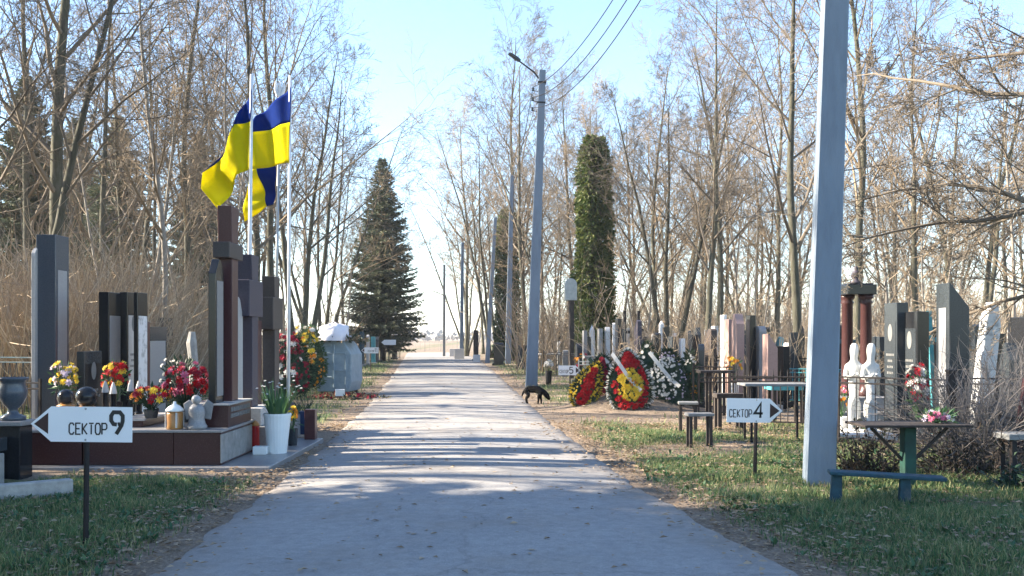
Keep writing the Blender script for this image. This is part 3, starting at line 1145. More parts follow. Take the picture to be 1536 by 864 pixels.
flagpole(372, 14.3, 5.25, 'white flagpole standing in front, the one behind the violet cross', .55, r=.034)
flagpole(432, 15.7, 5.6, 'white flagpole carrying the squarely spread flag', .35)
c_ = flagpole(411, 17.2, 5.55, 'thin flagpole with a white trident finial, the rearmost of the three', 1.0, 'grey_metal')
a = MB()
a.M = Matrix.Translation((0, 0, 5.5))
a.tube([(0, 0, 0), (0, 0, .16)], .03, 6)
for dx in (-.055, 0, .055):
    a.tube([(dx * .5, 0, .14), (dx * 1.2, 0, .24), (dx * 1.35, 0, .40)], [.035, .032, .012], 6)
a.build('finial', 'white_metal', c_)
cloth('flag', 'blue and yellow flag hanging slack in long folds from the front pole', 14.25,
      [[(377, 133), (362, 156), (347, 192), (318, 232)], [(376, 158), (357, 176), (338, 212), (310, 244)], [(375, 182), (350, 186), (328, 226), (300, 256)],
       [(374, 220), (350, 232), (318, 256), (297, 281)], [(372, 254), (354, 262), (340, 286), (323, 313)]], 20, .25, .16, 0)
cloth('flag', 'blue and yellow flag spread out square between two poles', 15.65,
      [[(436, 130), (420, 142), (398, 156), (376, 168)], [(435, 156), (418, 164), (398, 172), (372, 180)], [(435, 183), (418, 186), (398, 190), (364, 195)], [(435, 214), (418, 217), (398, 219), (362, 222)], [(434, 244), (418, 244), (398, 248), (360, 252)]], 20, .3, .07, 1)
cloth('flag', 'blue and yellow flag drooping low between the two white flagpoles', 17.15,
      [[(413, 246), (413, 270), (412, 290), (408, 306)], [(404, 248), (408, 270), (408, 292), (403, 308)], [(384, 250), (390, 270), (396, 290), (399, 308)], [(378, 256), (380, 280), (384, 300), (386, 318)], [(374, 266), (368, 290), (364, 312), (363, 331)]], 20, .1, .05, 2)

# ------------------------------------------------------------------ left monument: plinth, crosses, steles


def block(name, label, cat, c, d, m, group=None, bevel=.008, rz=0, top=None):
    mb = MB()
    mb.box((0, 0, 0), d, top)
    return tag(mb.build(name, m, None, c, rz, bevel=bevel), label, cat, group)


t = thing('grave_plinth', 'red-brown granite plinth with pale top slabs under the tall red cross', 'plinth', (-4.3, 11.0, 0))
a = MB()
a.box((-.15, 1.58, -.1), (3.56, 3.16, .165))
a.build('base_slab', 'grey_granite', t, bevel=.01)
a = MB()
for i, x in enumerate((-.98, .02)):
    a.box((x + (.07 if i == 0 else 0), .85, .067), ((1.0 if i else .82), 1.4, .36))
a.box((.79, .85, .067), (.53, 1.396, .36))
a.build('plinth_wall', 'red_granite', t, bevel=.004)
a = MB()
a.box((-.16, .85, .43), (2.46, 1.45, .03))
a.build('top_slab', 'grey_granite', t, bevel=.006)
a = MB()
a.box((-.55, .95, .461), (1.2, .9, .07))
a.build('grave_cover', 'red_granite', t, bevel=.006)
a = MB()
a.box((-.55, .95, .532), (1.27, .96, .025))
a.build('cover_slab', 'pale_granite', t, bevel=.005)
a = MB()
a.box((.82, .95, .461), (.46, 1.0, .25))
pd = a.build('pedestal', 'red_granite', t, bevel=.004)
a = MB()
a.box((.82, .95, .712), (.5, 1.04, .02))
a.build('pedestal_cap', 'pale_granite', pd, bevel=.004)
a = MB()
for r_ in range(2):
    y = .55
    while y < 1.35:
        ln = U(.06, .13)
        a.box((1.052, y + ln / 2, .56 + .07 * r_), (.004, ln * .8, .05))
        y += ln
a.build('inscription', 'engraving', pd)
a = MB()
a.box((1.058, .80, .09), (.012, 1.34, .32))
a.build('side_cladding', 'old_stone', t, bevel=.004)

t = thing('grave_plinth', 'lower grey stepped plinth carrying the violet cross and the third cross', 'plinth', (-3.85, 13.75, .065))
for nm, c, d, m in (('plinth_wall', (0, 0, 0), (1.5, 2.3, .30), 'grey_granite'), ('pedestal', (.35, -.65, .302), (.62, .8, .22), 'pale_granite'), ('pedestal', (.35, .55, .302), (.6, .8, .18), 'violet_granite'), ('grave_cover', (-.4, -.1, .302), (.6, 1.7, .1), 'maroon_granite')):
    a = MB()
    a.box(c, d)
    a.build(nm, m, t, bevel=.006)


def cross(label, x, y, z0, top, shaft, arm_z, arm_h, half, ms, ma, thick=.17):
    """faces the road: the arms run along Y"""
    t = thing('stone_cross', label, 'cross', (x, y, z0), 0, 'granite crosses on the plinth')
    h = top - z0
    a = MB()
    a.box((0, 0, 0), (thick, shaft, arm_z - z0))
    a.box((0, 0, arm_z - z0 + arm_h), (thick, shaft, h - (arm_z - z0 + arm_h)), (1.0, 1.25))
    a.build('shaft', ms, t, bevel=.008)
    a = MB()
    a.box((0, 0, arm_z - z0 + .001), (thick + .03, half * 2, arm_h - .002))
    a.build('arms', ma, t, bevel=.01)
    return t


cross('tallest cross on the plinth, red-brown granite with a dark arm', -3.42, 12.05, .732, 3.06, .26, 2.43, .19, .30, 'maroon_granite', 'brown_granite')
cross('violet-grey granite cross with thick arms, second from the road sign', -3.45, 13.05, .587, 2.56, .30, 1.76, .47, .34, 'violet_granite', 'violet_granite', .20)
cross('brown granite cross with thick arms behind the big white bucket', -3.46, 14.35, .547, 2.36, .28, 1.60, .46, .30, 'brown_granite', 'brown_granite', .18)


def stele(label, x, y, z0, top, tx, wy, m, group=None, slant=0, face=None, rows=0, plinth=None, name='gravestone', rz=0, cap=None, facew=None):
    """upright slab whose face looks at the road; slant > 0 drops the top towards +x, cap 'round' or 'point' shapes the face outline"""
    t = thing(name, label, 'gravestone', (x, y, z0), rz, group)
    h = top - z0
    a = MB()
    z1 = 0
    if plinth:
        b_ = MB()
        b_.box((0, 0, -.08), (tx + .16, wy + .2, plinth + .08))
        b_.build('plinth', plinth_m(m), t, bevel=.008)
        z1 = plinth + .002
    if cap == 'round':
        n_ = 10
        pts = [(-wy / 2, z1)] + [(-wy / 2 * math.cos(math.pi * i / n_), h - wy * .35 + wy * .35 * math.sin(math.pi * i / n_)) for i in range(n_ + 1)] + [(wy / 2, z1)]
        a.prism(pts[::-1], -tx / 2, tx / 2, 'X')
    elif cap == 'point':
        a.prism([(-wy / 2, z1), (-wy / 2, h - wy * .5), (-wy * .1, h), (wy * .1, h), (wy / 2, h - wy * .5), (wy / 2, z1)][::-1], -tx / 2, tx / 2, 'X')
    elif cap == 'wave':
        a.prism([(-wy / 2, z1), (-wy / 2, h - .04), (-wy * .25, h), (0, h - .03), (wy * .3, h - .16), (wy / 2, h - .2), (wy / 2, z1)][::-1], -tx / 2, tx / 2, 'X')
    elif cap == 'obelisk':
        a.box((0, 0, z1), (tx, wy, h - z1 - tx * .8), (.72, .72))
        a.box((0, 0, h - tx * .8 + .0005), (tx * .72, wy * .72, tx * .8), (.05, .05))
    elif slant:
        a.prism([(-tx / 2, z1), (tx / 2, z1), (tx / 2, h - slant), (-tx / 2 + .02, h), (-tx / 2, h)], -wy / 2, wy / 2, 'Y')
    else:
        a.box((0, 0, z1), (tx, wy, h - z1))
    a.build('slab', m, t, bevel=.007)
    if face:
        b_ = MB()
        fw = facew or wy * .84
        sx = -1 if x > 0 else 1
        b_.box((sx * (tx / 2 + .002), 0, z1 + .08), (.006, fw, (h - z1) * .8))
        fc = b_.build('polished_face', face, t)
        if rows:
            c = MB()
            zz = z1 + (h - z1) * .55
            for i in range(rows):
                ln = fw * U(.4, .8)
                k = int(ln / .05)
                for j in range(k):
                    c.box((sx * (tx / 2 + .0065), -ln / 2 + (j + .5) * ln / k, zz - i * .09), (.002, ln / k * .7, .035))
            c.ball((sx * (tx / 2 + .003), 0, h * .78), .001, 4)
            c.build('inscription', 'engraving', fc)
            c = MB()
            n_ = 18
            c.add([(sx * (tx / 2 + .0068), .085 * math.cos(2 * math.pi * i / n_), h * .78 + .13 * math.sin(2 * math.pi * i / n_)) for i in range(n_)], [tuple(range(n_)) if sx > 0 else tuple(range(n_ - 1, -1, -1))])
            c.build('portrait', 'engraving', fc)
    return t


def plinth_m(m):
    return m if m in ('black_granite', 'dark_granite', 'grey_granite', 'red_granite') else 'old_stone'


stele('black stele with a polished pale side standing before the tallest cross', -3.44, 11.63, .732, 2.40, .085, .34, 'black_granite', None, face='grey_granite', cap='point', facew=.24)
stele('pale stele standing just before the violet cross', -3.47, 12.62, .60, 2.0, .08, .26, 'pale_granite', None, cap='wave')
stele('narrow dark red stele before the brown cross', -3.50, 13.72, .55, 1.72, .07, .25, 'maroon_granite', None)
# rear left row
stele('tall blue-grey obelisk, the highest stone on the left', X(70, 15), 15.2, 0, 3.03, .29, .46, 'blue_granite', None, face='grey_granite', facew=.3)
stele('slim pale engraved slab pressed against the left side of the tall obelisk', X(50, 14.9), 15.1, 0, 2.85, .06, .42, 'pale_granite', None, cap='round')
BL = 'black steles in the left rear row'
stele('black stele beside the flowers with a grey polished side, leftmost of the black ones', X(157, 15), 15.2, 0, 2.17, .15, .48, 'black_granite', BL, face='grey_granite')
stele('black stele in the middle of the left rear row', X(187, 15.5), 15.7, 0, 2.19, .12, .5, 'black_granite', BL, face='pale_granite', rows=3)
stele('thin black stele with a white veined face, rightmost of the black ones', X(200, 15.0), 15.3, 0, 2.17, .06, .42, 'black_granite', BL, face='marble_spot')
stele('low black gravestone engraved with a white picture beside the yellow flowers', X(130, 14.4), 14.5, 0, 1.29, .11, .62, 'dark_granite', None, face='black_granite', rows=2, facew=.55)
stele('broad green-grey gravestone with a shiny face behind the black steles', X(222, 18), 18.3, 0, 1.68, .14, .95, 'dark_granite', None, face='grey_granite')
stele('small dark gravestone at the foot of the undergrowth left of the crosses', X(248, 24), 24, 0, 1.95, .2, .5, 'dark_granite', None)
stele('dark thin stele with a red edge behind the black steles', X(211, 16.5), 16.6, 0, 1.75, .09, .4, 'maroon_granite', None)
t = thing('broken_column', 'light grey rough stone column behind the red flowers', 'stone', (X(293, 16), 16, 0))
a = MB()
random.seed(2)
a.tube([(-.02, 0, 0), (.03, 0, .4), (0, 0, .8), (-.03, 0, 1.1), (-.06, 0, 1.4), (-.05, 0, 1.58)], [.11, .085, .095, .075, .085, .05], 8)
a.build('shaft', 'old_stone', t)
a = MB()
a.box((0, 0, 0), (.5, .5, .2))
a.build('base', 'old_stone', t, bevel=.02)

# black balls on posts and a chain barrier before the plinth
GB = 'black stone balls on low posts'
for px, d, r_, lab in ((99, 12.2, .10, 'black stone ball on a low post, the smaller left one above the sign'), (130, 11.7, .125, 'black stone ball on a low post directly above the sign')):
    t = thing('ball_post', lab, 'post', (X(px, d), d, 0), 0, GB)
    a = MB()
    z = Z(597, d)
    a.box((0, 0, 0), (.16, .16, z - r_ * 1.1))
    a.build('post', 'black_granite', t, bevel=.008)
    a = MB()
    a.lathe([(r_ * .9, 0), (r_ * 1.1, .015), (r_ * .9, .03), (r_ * .5, .05)], 16, (0, 0, z - r_ * 1.1))
    a.build('collar', 'amber', t, smooth=True)
    a = MB()
    a.ball((0, 0, z + r_ * .1), r_, 18)
    a.build('ball', 'black_granite', t, smooth=True)

# candle lanterns in a row on the plinth
GC = 'slim memorial candle lanterns on the plinth'
for i, (px, py, d, lab) in enumerate(((158, 575, 12.0, 'slim dark lantern with white flame cap, leftmost of the row'), (170, 577, 12.1, 'slim dark lantern with white flame cap, second of the row'), (196, 573, 12.0, 'slim dark lantern with white flame cap beside the yellow-red bouquet'), (208, 575, 12.2, 'slim dark lantern with white flame cap, rightmost of the row'))):
    t = thing('memorial_lantern', lab, 'lantern', (X(px, d), d, .557 if px > 150 else .46), 0, GC)
    h = Z(py, d) - .557
    a = MB()
    a.lathe([(.05, 0), (.05, .02), (.04, .03), (.04, max(.1, h - .12)), (.05, max(.11, h - .11))], 10)
    a.build('body', 'black_granite', t, smooth=False)
    a = MB()
    a.lathe([(.045, max(.112, h - .108)), (.03, h - .03), (.008, h + .03)], 10)
    a.build('cap', 'pale_granite', t)

# bottom-left grave corner: steps, kerb, vase
t = thing('grave_steps', 'dark grey stepped grave corner at the lower left edge', 'grave surround', (-5.55, 9.9, 0))
for nm, c, d, m in (('step', (-.35, -.35, -.05), (1.5, 1.2, .37), 'old_stone'), ('step', (-.42, .0, .322), (1.5, .9, .14), 'dark_granite'), ('post', (.30, .62, -.05), (.28, .28, .62), 'black_granite'), ('post_cap', (.30, .62, .572), (.36, .36, .05), 'grey_granite'), ('cover_slab', (-.6, .2, .464), (1.0, .5, .07), 'blue_granite')):
    a = MB()
    a.box(c, d)
    a.build(nm, m, t, bevel=.01)
t = thing('kerb_stone', 'loose grey kerb stone slanting along the grass at the lower left', 'kerb', (X(25, 9.2), 9.15, -.04), R(38))
a = MB()
a.box((0, 0, 0), (1.0, .12, .2))
a.build('kerb_slab', 'old_stone', t, bevel=.015)
t = thing('stone_vase', 'blue-grey turned stone urn on the corner post at the left edge', 'urn', (-5.25, 10.52, .622))
a = MB()
a.lathe([(.13, 0), (.13, .04), (.06, .07), (.05, .12), (.10, .17), (.14, .25), (.145, .32), (.12, .38), (.13, .41), (.155, .43), (.155, .45), (.12, .45), (.1, .40)], 20)
a.build('bowl', 'blue_granite', t, smooth=True)

# ------------------------------------------------------------------ bouquets


def bouquet(label, loc, cols, n, r, h, fr=.035, leaves=60, pot=None, group=None, leafm='green_leaf', seed=1, flat=.75, cat='flowers', name='bouquet'):
    random.seed(seed)
    t = thing(name, label, cat, loc, 0, group)
    z0 = 0
    if pot:
        a = MB()
        a.lathe([(pot[0] * .75, 0), (pot[0], pot[1]), (pot[0] * .92, pot[1]), (pot[0] * .9, pot[1] - .02)], 14)
        a.build('pot', pot[2], t, smooth=False)
        z0 = pot[1]
    lf = MB()
    fl = [MB() for _ in cols]
    for i in range(n):
        v = Vector((U(-1, 1), U(-1, 1), U(-.2, 1)))
        if v.length > 1:
            v.normalize()
        p = Vector((v.x * r, v.y * r, z0 + h * .45 + v.z * h * .5))
        lf.tube([(0, 0, z0 - .02 if pot else 0), p], .004, 3, cap=False)
        k = min(int((i + U(0, 1.6)) / n * len(cols)), len(cols) - 1)
        out = Vector((v.x, v.y - .3, v.z * flat + .3))
        fl[k] = MB()
        fl[k].rosette(p, out, fr * U(.75, 1.25), 7)
        fl[k].rosette(p - out.normalized() * .01, out, fr * U(.7, .9) * 1.25, 6)
        fl[k].build('bloom', cols[k], t)
    for i in range(leaves):
        v = Vector((U(-1, 1), U(-1, 1), U(-.5, .9))).normalized()
        p = Vector((v.x * r * U(.3, .95), v.y * r * U(.3, .95), z0 + h * .4 + v.z * h * .4))
        lf.leaf(p, v + Vector((0, 0, .2)), U(.02, .04), U(.06, .13))
    lf.build('leaves', leafm, t)
    return t


bouquet('bright yellow and lilac bouquet beside the low black gravestone', (X(106, 14.2), 14.0, .55), ['lilac_flower', 'yellow_flower'], 50, .19, .55, .045, seed=1, pot=(.1, .1, 'dark_granite'))
bouquet('yellow and red bouquet standing tall before the black steles', (X(178, 13.6), 13.5, .42), ['red_flower', 'yellow_flower', 'red_flower'], 44, .17, .62, .05, seed=2, pot=(.09, .2, 'black_granite'))
bouquet('yellow and red flowers in a dark pot on the plinth left of the amber lantern', (X(222, 11.5), 11.6, .557), ['yellow_flower', 'red_flower', 'crimson_flower', 'orange_flower'], 50, .22, .28, .042, seed=3, pot=(.09, .1, 'dark_granite'), leafm='dark_leaf')
bouquet('big red and pink bouquet above the amber lantern', (X(272, 11.9), 12.1, .47), ['red_flower', 'crimson_flower', 'pink_flower'], 70, .28, .62, .048, seed=4, pot=(.1, .14, 'dark_granite'), leafm='dark_leaf')
bouquet('dark wreath-like bunch with pale tips behind the red bouquet', (X(272, 13.8), 13.8, .4), ['white_flower'], 16, .3, .8, .03, 160, seed=5, leafm='dark_leaf', pot=(.1, .14, 'dark_granite'))
bouquet('red and white artificial flowers between the crosses and the dumpster', (X(428, 18), 18, 0), ['crimson_flower', 'white_flower', 'crimson_flower'], 60, .28, 1.6, .06, 120, seed=6, leafm='dark_leaf', pot=(.14, .2, 'black_granite'))
bouquet('small yellow bloom in a brown pot behind the white bucket', (X(439, 13.2), 13.2, .065), ['yellow_flower', 'orange_flower'], 14, .07, .3, .04, 20, seed=7, pot=(.075, .22, 'dark_granite'))

t = thing('glass_lantern', 'amber glass lantern with a white lid on the plinth edge', 'lantern', (X(262, 11.25), 11.25, .461))
a = MB()
a.lathe([(.085, 0), (.095, .02), (.09, .05), (.095, .17), (.08, .2)], 14)
a.build('glass', 'amber', t, smooth=True)
a = MB()
a.lathe([(.1, .2), (.1, .22), (.06, .26), (.02, .28), (.015, .31)], 14)
a.build('lid', 'white_plastic', t, smooth=True)
for q in range(4):
    an = q * math.pi / 2 + .5
    a = MB()
    a.box((.094 * math.cos(an), .094 * math.sin(an), .02), (.02, .02, .17), rz=an)
    a.build('rib', 'pale_granite', t)
t = thing('stone_figurine', 'small grey stone figurine of a seated angel beside the amber lantern', 'figurine', (X(293, 11.2), 11.25, .461))
a = MB()
a.lathe([(.11, 0), (.12, .03), (.10, .06), (.085, .12), (.095, .18), (.085, .24), (.05, .28)], 12)
a.build('body', 'grey_granite', t, smooth=True)
a = MB()
a.ball((0, -.02, .33), .055, 10)
a.build('head', 'grey_granite', t, smooth=True)
for s_ in (-1, 1):
    a = MB()
    a.prism([(s_ * .03, .12), (s_ * .14, .10), (s_ * .17, .28), (s_ * .10, .33), (s_ * .04, .25)][::s_], .05, .08)
    a.build('wing', 'grey_granite', t, bevel=.01)

# bucket with a plant, box, post, pot
t = thing('plastic_bucket', 'tall white plastic bucket holding green leaves at the plinth edge', 'bucket', (X(416, 12.35), 12.35, .065))
a = MB()
a.lathe([(.115, 0), (.165, .46), (.172, .46), (.172, .49), (.160, .49), (.15, .42)], 24)
a.build('bucket_body', 'white_plastic', t, smooth=False, bevel=0)
a = MB()
a.lathe([(.152, .43), (.03, .44)], 16)
a.build('soil', 'soil', t)
t = thing('potted_plant', 'long-leaved green plant with pale buds growing in the white bucket', 'plant', (X(416, 12.35), 12.35, .5))
random.seed(8)
a, b_ = MB(), MB()
for i in range(75):
    an, L = U(0, 6.28), U(.25, .52)
    dv = Vector((math.cos(an) * U(.1, .6), math.sin(an) * U(.1, .6), 1)).normalized()
    base_ = Vector((math.cos(an) * .08, math.sin(an) * .08, 0))
    q = path(base_, dv, L, 4, .06, -.06)
    wd = U(.008, .016)
    sd_ = dv.cross(Vector((0, 0, 1))).normalized()
    vs, fs = [], []
    for k, p in enumerate(q):
        ww = wd * (1, 1.1, .9, .6, .1)[k]
        vs += [p - sd_ * ww, p + sd_ * ww]
    for k in range(4):
        fs.append((2 * k, 2 * k + 1, 2 * k + 3, 2 * k + 2))
    a.add(vs, fs)
    if i % 3 == 0:
        b_.rosette(q[-1], Vector((0, -.3, 1)), .022, 5)
a.build('leaves', 'green_leaf', t)
b_.build('buds', 'white_flower', t)
block('white_box', 'small white plastic box at the foot of the white bucket', 'box', (X(394, 12.3), 12.2, .065), (.17, .12, .1), 'white_plastic')
block('stone_post', 'short dark stone post on the slab corner right of the bucket', 'post', (X(466, 14.0), 14.0, .065), (.15, .15, .42), 'maroon_granite')
t = thing('flower_pot', 'dark blue plastic pot with twiggy plant behind the short stone post', 'pot', (X(452, 14.7), 14.75, .065))
a = MB()
a.box((0, 0, 0), (.2, .2, .34), (1.25, 1.25))
a.build('pot_body', 'blue_plastic', t, bevel=.01)
a = MB()
for i in range(30):
    a.tube(path(Vector((U(-.08, .08), U(-.08, .08), .3)), Vector((U(-.6, .6), U(-.6, .6), 1)), U(.15, .3), 3, .2, 0), .004, 3)
a.build('stems', 'dark_leaf', t)
for px, d, py, m, lab in ((383, 12.5, 600, 'glass_red', 'red glass candle by the white bucket'), (375, 12.7, 600, 'black_granite', 'black candle lantern by the white bucket')):
    t = thing('grave_candle', lab, 'candle', (X(px, d), d, .065))
    a = MB()
    a.lathe([(.05, 0), (.055, .03), (.05, .3), (.055, .32)], 12)
    a.build('glass', m, t, smooth=True)
    a = MB()
    a.lathe([(.056, .322), (.04, .36), (.01, .39)], 12)
    a.build('lid', 'amber', t, smooth=True)
t = thing('fallen_board', 'white board leaning askew behind the white bucket', 'board', (X(413, 15.2), 15.3, .55))
a = MB()
a.M = Matrix.Rotation(R(42), 4, 'Y')
a.box((0, 0, 0), (.62, .05, .05))
a.build('board_edge', 'white_stone', t, bevel=.005)

# ------------------------------------------------------------------ dumpster with its load
t = thing('dumpster', 'blue-grey metal dumpster overflowing beside the road', 'dumpster', (X(503, 25.4), 25.9, 0), R(-6))
a = MB()
prof = [(-.42, .10), (.40, .10), (.47, .35), (.46, 1.05), (.26, 1.40), (-.42, 1.42), (-.46, .9)]
a.prism(prof, -.5, .62)
bd = a.build('body', 'bin_paint', t, bevel=.03)
for (x, z, sx, sz) in ((.02, .2, .035, 1.1), (-.4, .2, .04, 1.1), (.33, .2, .04, .8)):
    a = MB()
    a.box((x, -.515, z), (sx, .03, sz))
    a.build('rib', 'bin_paint', bd, bevel=.008)
for (x, z, sx, sz) in ((-.2, 1.06, .34, .05), (.18, 1.06, .28, .04), (.18, .62, .28, .035), (-.2, .45, .34, .04), (-.22, 1.24, .34, .07)):
    a = MB()
    a.box((x, -.512, z), (sx, .024, sz))
    a.build('rib', 'bin_paint', bd, bevel=.008)
a = MB()
a.tube([(-.30, -.53, .5), (-.16, -.60, .62), (-.2, -.6, .8), (-.33, -.55, .86), (-.2, -.56, .95)], .022, 6)
a.build('handle', 'rust', t, smooth=True)
a = MB()
a.tube([(-.44, -.5, 1.43), (.25, -.5, 1.41), (.25, .6, 1.41), (-.44, .6, 1.43), (-.44, -.5, 1.43)], .03, 6)
a.build('rim', 'bin_paint', t, smooth=True)
for x in (-.32, .32):
    for y in (-.4, .5):
        a = MB()
        a.tube([(x - .03, y, .06), (x + .03, y, .06)], .06, 10)
        a.build('wheel', 'rust', t)
random.seed(12)
a = MB()
vs, fs = [], []
for i in range(9):
    for k in range(18):
        th, ph = math.pi / 2 * i / 8, 2 * math.pi * k / 18
        r_ = 1 + .22 * noise.noise(Vector((math.cos(ph) * 2, math.sin(ph) * 2, th * 3)))
        vs.append((.36 * math.cos(ph) * math.sin(math.pi / 2 - th + .05) * r_ + .02, .42 * math.sin(ph) * math.cos(th) * r_, .36 * math.sin(th) * r_))
for i in range(8):
    for k in range(18):
        fs.append((i * 18 + k, i * 18 + (k + 1) % 18, (i + 1) * 18 + (k + 1) % 18, (i + 1) * 18 + k))
a.add([(p[0] * 1.25, p[1] * 1.1, p[2] * 1.25) for p in vs], fs)
o = a.build('rubbish_bag', 'bag_white', None, (X(499, 25.6), 25.6, 1.40), smooth=True)
tag(o, 'bulging white rubbish bag on top of the dumpster', 'bag')


def heap(name, label, loc, rx, ry_, h, n, ms, seed, s=.07, cat='rubbish'):
    random.seed(seed)
    t = thing(name, label, cat, loc)
    bs = [MB() for _ in ms]
    for i in range(n):
        x, y = random.gauss(0, .5), random.gauss(0, .5)
        if x * x + y * y > 1.6:
            continue
        k = random.choice(range(len(ms)))
        z = h * max(.0, 1 - (x * x + y * y)) * random.random() ** .5
        p = Vector((x * rx, y * ry_, z))
        if random.random() < .4:
            bs[k].rosette(p, rvec() + Vector((0, -.3, .6)), s * U(.5, 1), 5)
        else:
            bs[k].leaf(p, rvec() + Vector((0, 0, .3)), s * U(.3, .9), s * U(.8, 2))
    for m, b_ in zip(ms, bs):
        b_.build(m, m, t)
    return t


heap('dry_flowers', 'heap of dry wreaths and leaves spilling over the dumpster top', (X(508, 25.7), 25.75, 1.40), .62, .5, .20, 800, ['dry_flower', 'dark_leaf', 'dry_leaf'], 3, .08)
heap('flower_rubbish', 'strewn red and brown flower rubbish on the ground before the dumpster', (X(515, 24.3), 24.3, .02), .95, .6, .10, 700, ['dry_leaf', 'crimson_flower', 'dry_flower', 'dark_leaf'], 4, .06)
block('white_box', 'white box lying on the flower rubbish before the dumpster', 'box', (X(511, 24), 23.9, .08), (.22, .15, .16), 'white_plastic', rz=R(12))

# ------------------------------------------------------------------ grave mound wreaths


def wreath(label, px, d, z, W, H, zones, tilt, rz, seed, leafm='dark_leaf', ribbon=None, nl=520, rim=None, nf=130, fr=.034, roll=0):
    """drop-shaped wreath on a backing board; zones = [(material, test(u, v))] with u in -1..1 and v in 0..1"""
    random.seed(seed)
    t = thing('funeral_wreath', label, 'wreath', (X(px, d), d, z), rz, 'wreaths leaning on the grave mound', (R(-tilt), R(roll)))

    def prof(v):
        q = math.acos(max(-1, min(1, 2 * v - 1)))
        return math.sin(q) * math.sin(q / 2) ** .75 * 1.18
    a = MB()
    out = []
    for i in range(28):
        q = 2 * math.pi * i / 28
        out.append((W / 2 * .93 * math.sin(q) * abs(math.sin(q / 2)) ** .75 * 1.18, .02 + H * .96 * (.5 + .5 * math.cos(q))))
    a.prism(out, 0, .05)
    a.build('backing', 'dark_leaf', t)
    a = MB()
    for i in range(nl):
        v = random.random()
        u = U(-1, 1)
        if random.random() < .45:
            u = math.copysign(U(.8, 1), u)
        p = Vector((u * prof(v) * W / 2, -.01 - .05 * (1 - u * u), v * H))
        dv = Vector((u * 1.2, U(-1, -.2), (v - .45) * 1.6)) + rvec() * .5
        a.leaf(p, dv, U(.018, .035), U(.07, .15))
    a.build('foliage', leafm, t)
    bs = {}
    for i in range(nf * 8):
        if sum(b_[1] for b_ in bs.values()) > nf:
            break
        v, u = U(.03, .97), U(-.95, .95)
        for m, test, k in zones:
            if test(u, v):
                if m not in bs:
                    bs[m] = [MB(), 0]
                if nf <= 100:
                    bs[m][0] = MB()
                p = Vector((u * prof(v) * W / 2, -.07 - .05 * (1 - u * u), v * H))
                nn = Vector((u * .5, -1, (v - .5) * .6)) + rvec() * .3
                bs[m][0].rosette(p, nn, fr * k * U(.55, 1.35), 7)
                bs[m][0].rosette(p + Vector((0, -.008, 0)), nn, fr * k * .62, 5)
                bs[m][1] += 1
                if nf <= 100:
                    bs[m][0].build('bloom', m, t)
                break
    if nf > 100:
        for m, (b_, _) in bs.items():
            b_.build('blooms', m, t)['kind'] = 'stuff'
    if rim:
        a = MB()
        for i in range(170):
            q = 2 * math.pi * (i + U(-.4, .4)) / 170
            s_ = math.sin(q) * abs(math.sin(q / 2)) ** .75 * 1.18
            p = Vector((W / 2 * s_ * 1.0, -.03, H * (.5 + .5 * math.cos(q))))
            a.leaf(p, Vector((math.sin(q), -.4, math.cos(q))) + rvec() * .35, U(.03, .05), U(.07, .12))
        a.build('frill', rim, t)
    if ribbon:
        a = MB()
        vs = []
        for i in range(9):
            f = i / 8
            x = W * (-.42 + .62 * f)
            zz = H * (.92 - .62 * f) - .05 * math.sin(f * 3.1)
            vs += [(x, -.14 - .03 * math.sin(f * 6), zz), (x + .05, -.14 - .03 * math.sin(f * 6 + .3), zz + .06)]
        a.add(vs, [(2 * i, 2 * i + 1, 2 * i + 3, 2 * i + 2) for i in range(8)])
        a.build('ribbon', ribbon, t).modifiers.new('thick', 'SOLIDIFY').thickness = .004
    return t


wreath('narrow red wreath edged with yellow leaning at the left end of the mound', 868, 20.2, .10, .50, .92, [('red_flower', lambda u, v: abs(u) < .5 and v < .92, 1.3), ('yellow_flower', lambda u, v: abs(u) > .62 or v > .9, .8)], 14, R(-8), 1, rim='yellow_flower', nf=210, roll=24)
wreath('dark crimson wreath with white blooms down its right side', 905, 20.5, .12, .74, .98, [('crimson_flower', lambda u, v: u < .25, 1.25), ('white_flower', lambda u, v: u > .6 and (int(v * 16) % 2 == 0), 1.3)], 12, R(3), 2, nf=190, ribbon='dark_leaf')
wreath('large drop-shaped wreath with a yellow centre, red ring and white frilled edge', 946, 19.7, .02, .88, 1.22, [('orange_flower', lambda u, v: u * u + ((v - .46) / .16) ** 2 < .12, .9), ('yellow_flower', lambda u, v: (u / .62) ** 2 + ((v - .43) / .30) ** 2 < 1, 1.5), ('red_flower', lambda u, v: abs(u) < .85, 1.3)], 16, R(4), 3, nf=330, rim='white_flower', ribbon='white_flower')
wreath('dark green wreath sprinkled with small white blooms, rightmost on the mound', 1003, 20.2, .10, .96, 1.14, [('white_flower', lambda u, v: u < .45 and .15 < v < .85, .95), ('lilac_flower', lambda u, v: u < .8 and v > .1, .6)], 14, R(-3), 4, nf=170, nl=900, ribbon='white_flower')
wreath('dark wreath standing behind the drop-shaped one with a few pale blooms', 972, 21.4, .12, .6, 1.25, [('white_flower', lambda u, v: v > .5, 1.1), ('crimson_flower', lambda u, v: v < .5, 1.)], 6, R(5), 5, nf=24, nl=420)
wreath('slim dark wreath with red and yellow flecks at the right end of the mound', 1036, 20.6, .05, .42, 1.15, [('orange_flower', lambda u, v: .2 < v < .6, .8), ('white_flower', lambda u, v: v > .75, .8)], 8, R(-4), 6, nf=36, nl=420)
bouquet('yellow and red bunch standing behind the dumpster wreaths', (X(462, 25), 24.6, 0), ['yellow_flower', 'white_flower', 'orange_flower'], 46, .26, 2.2, .07, 420, seed=14, leafm='green_leaf')
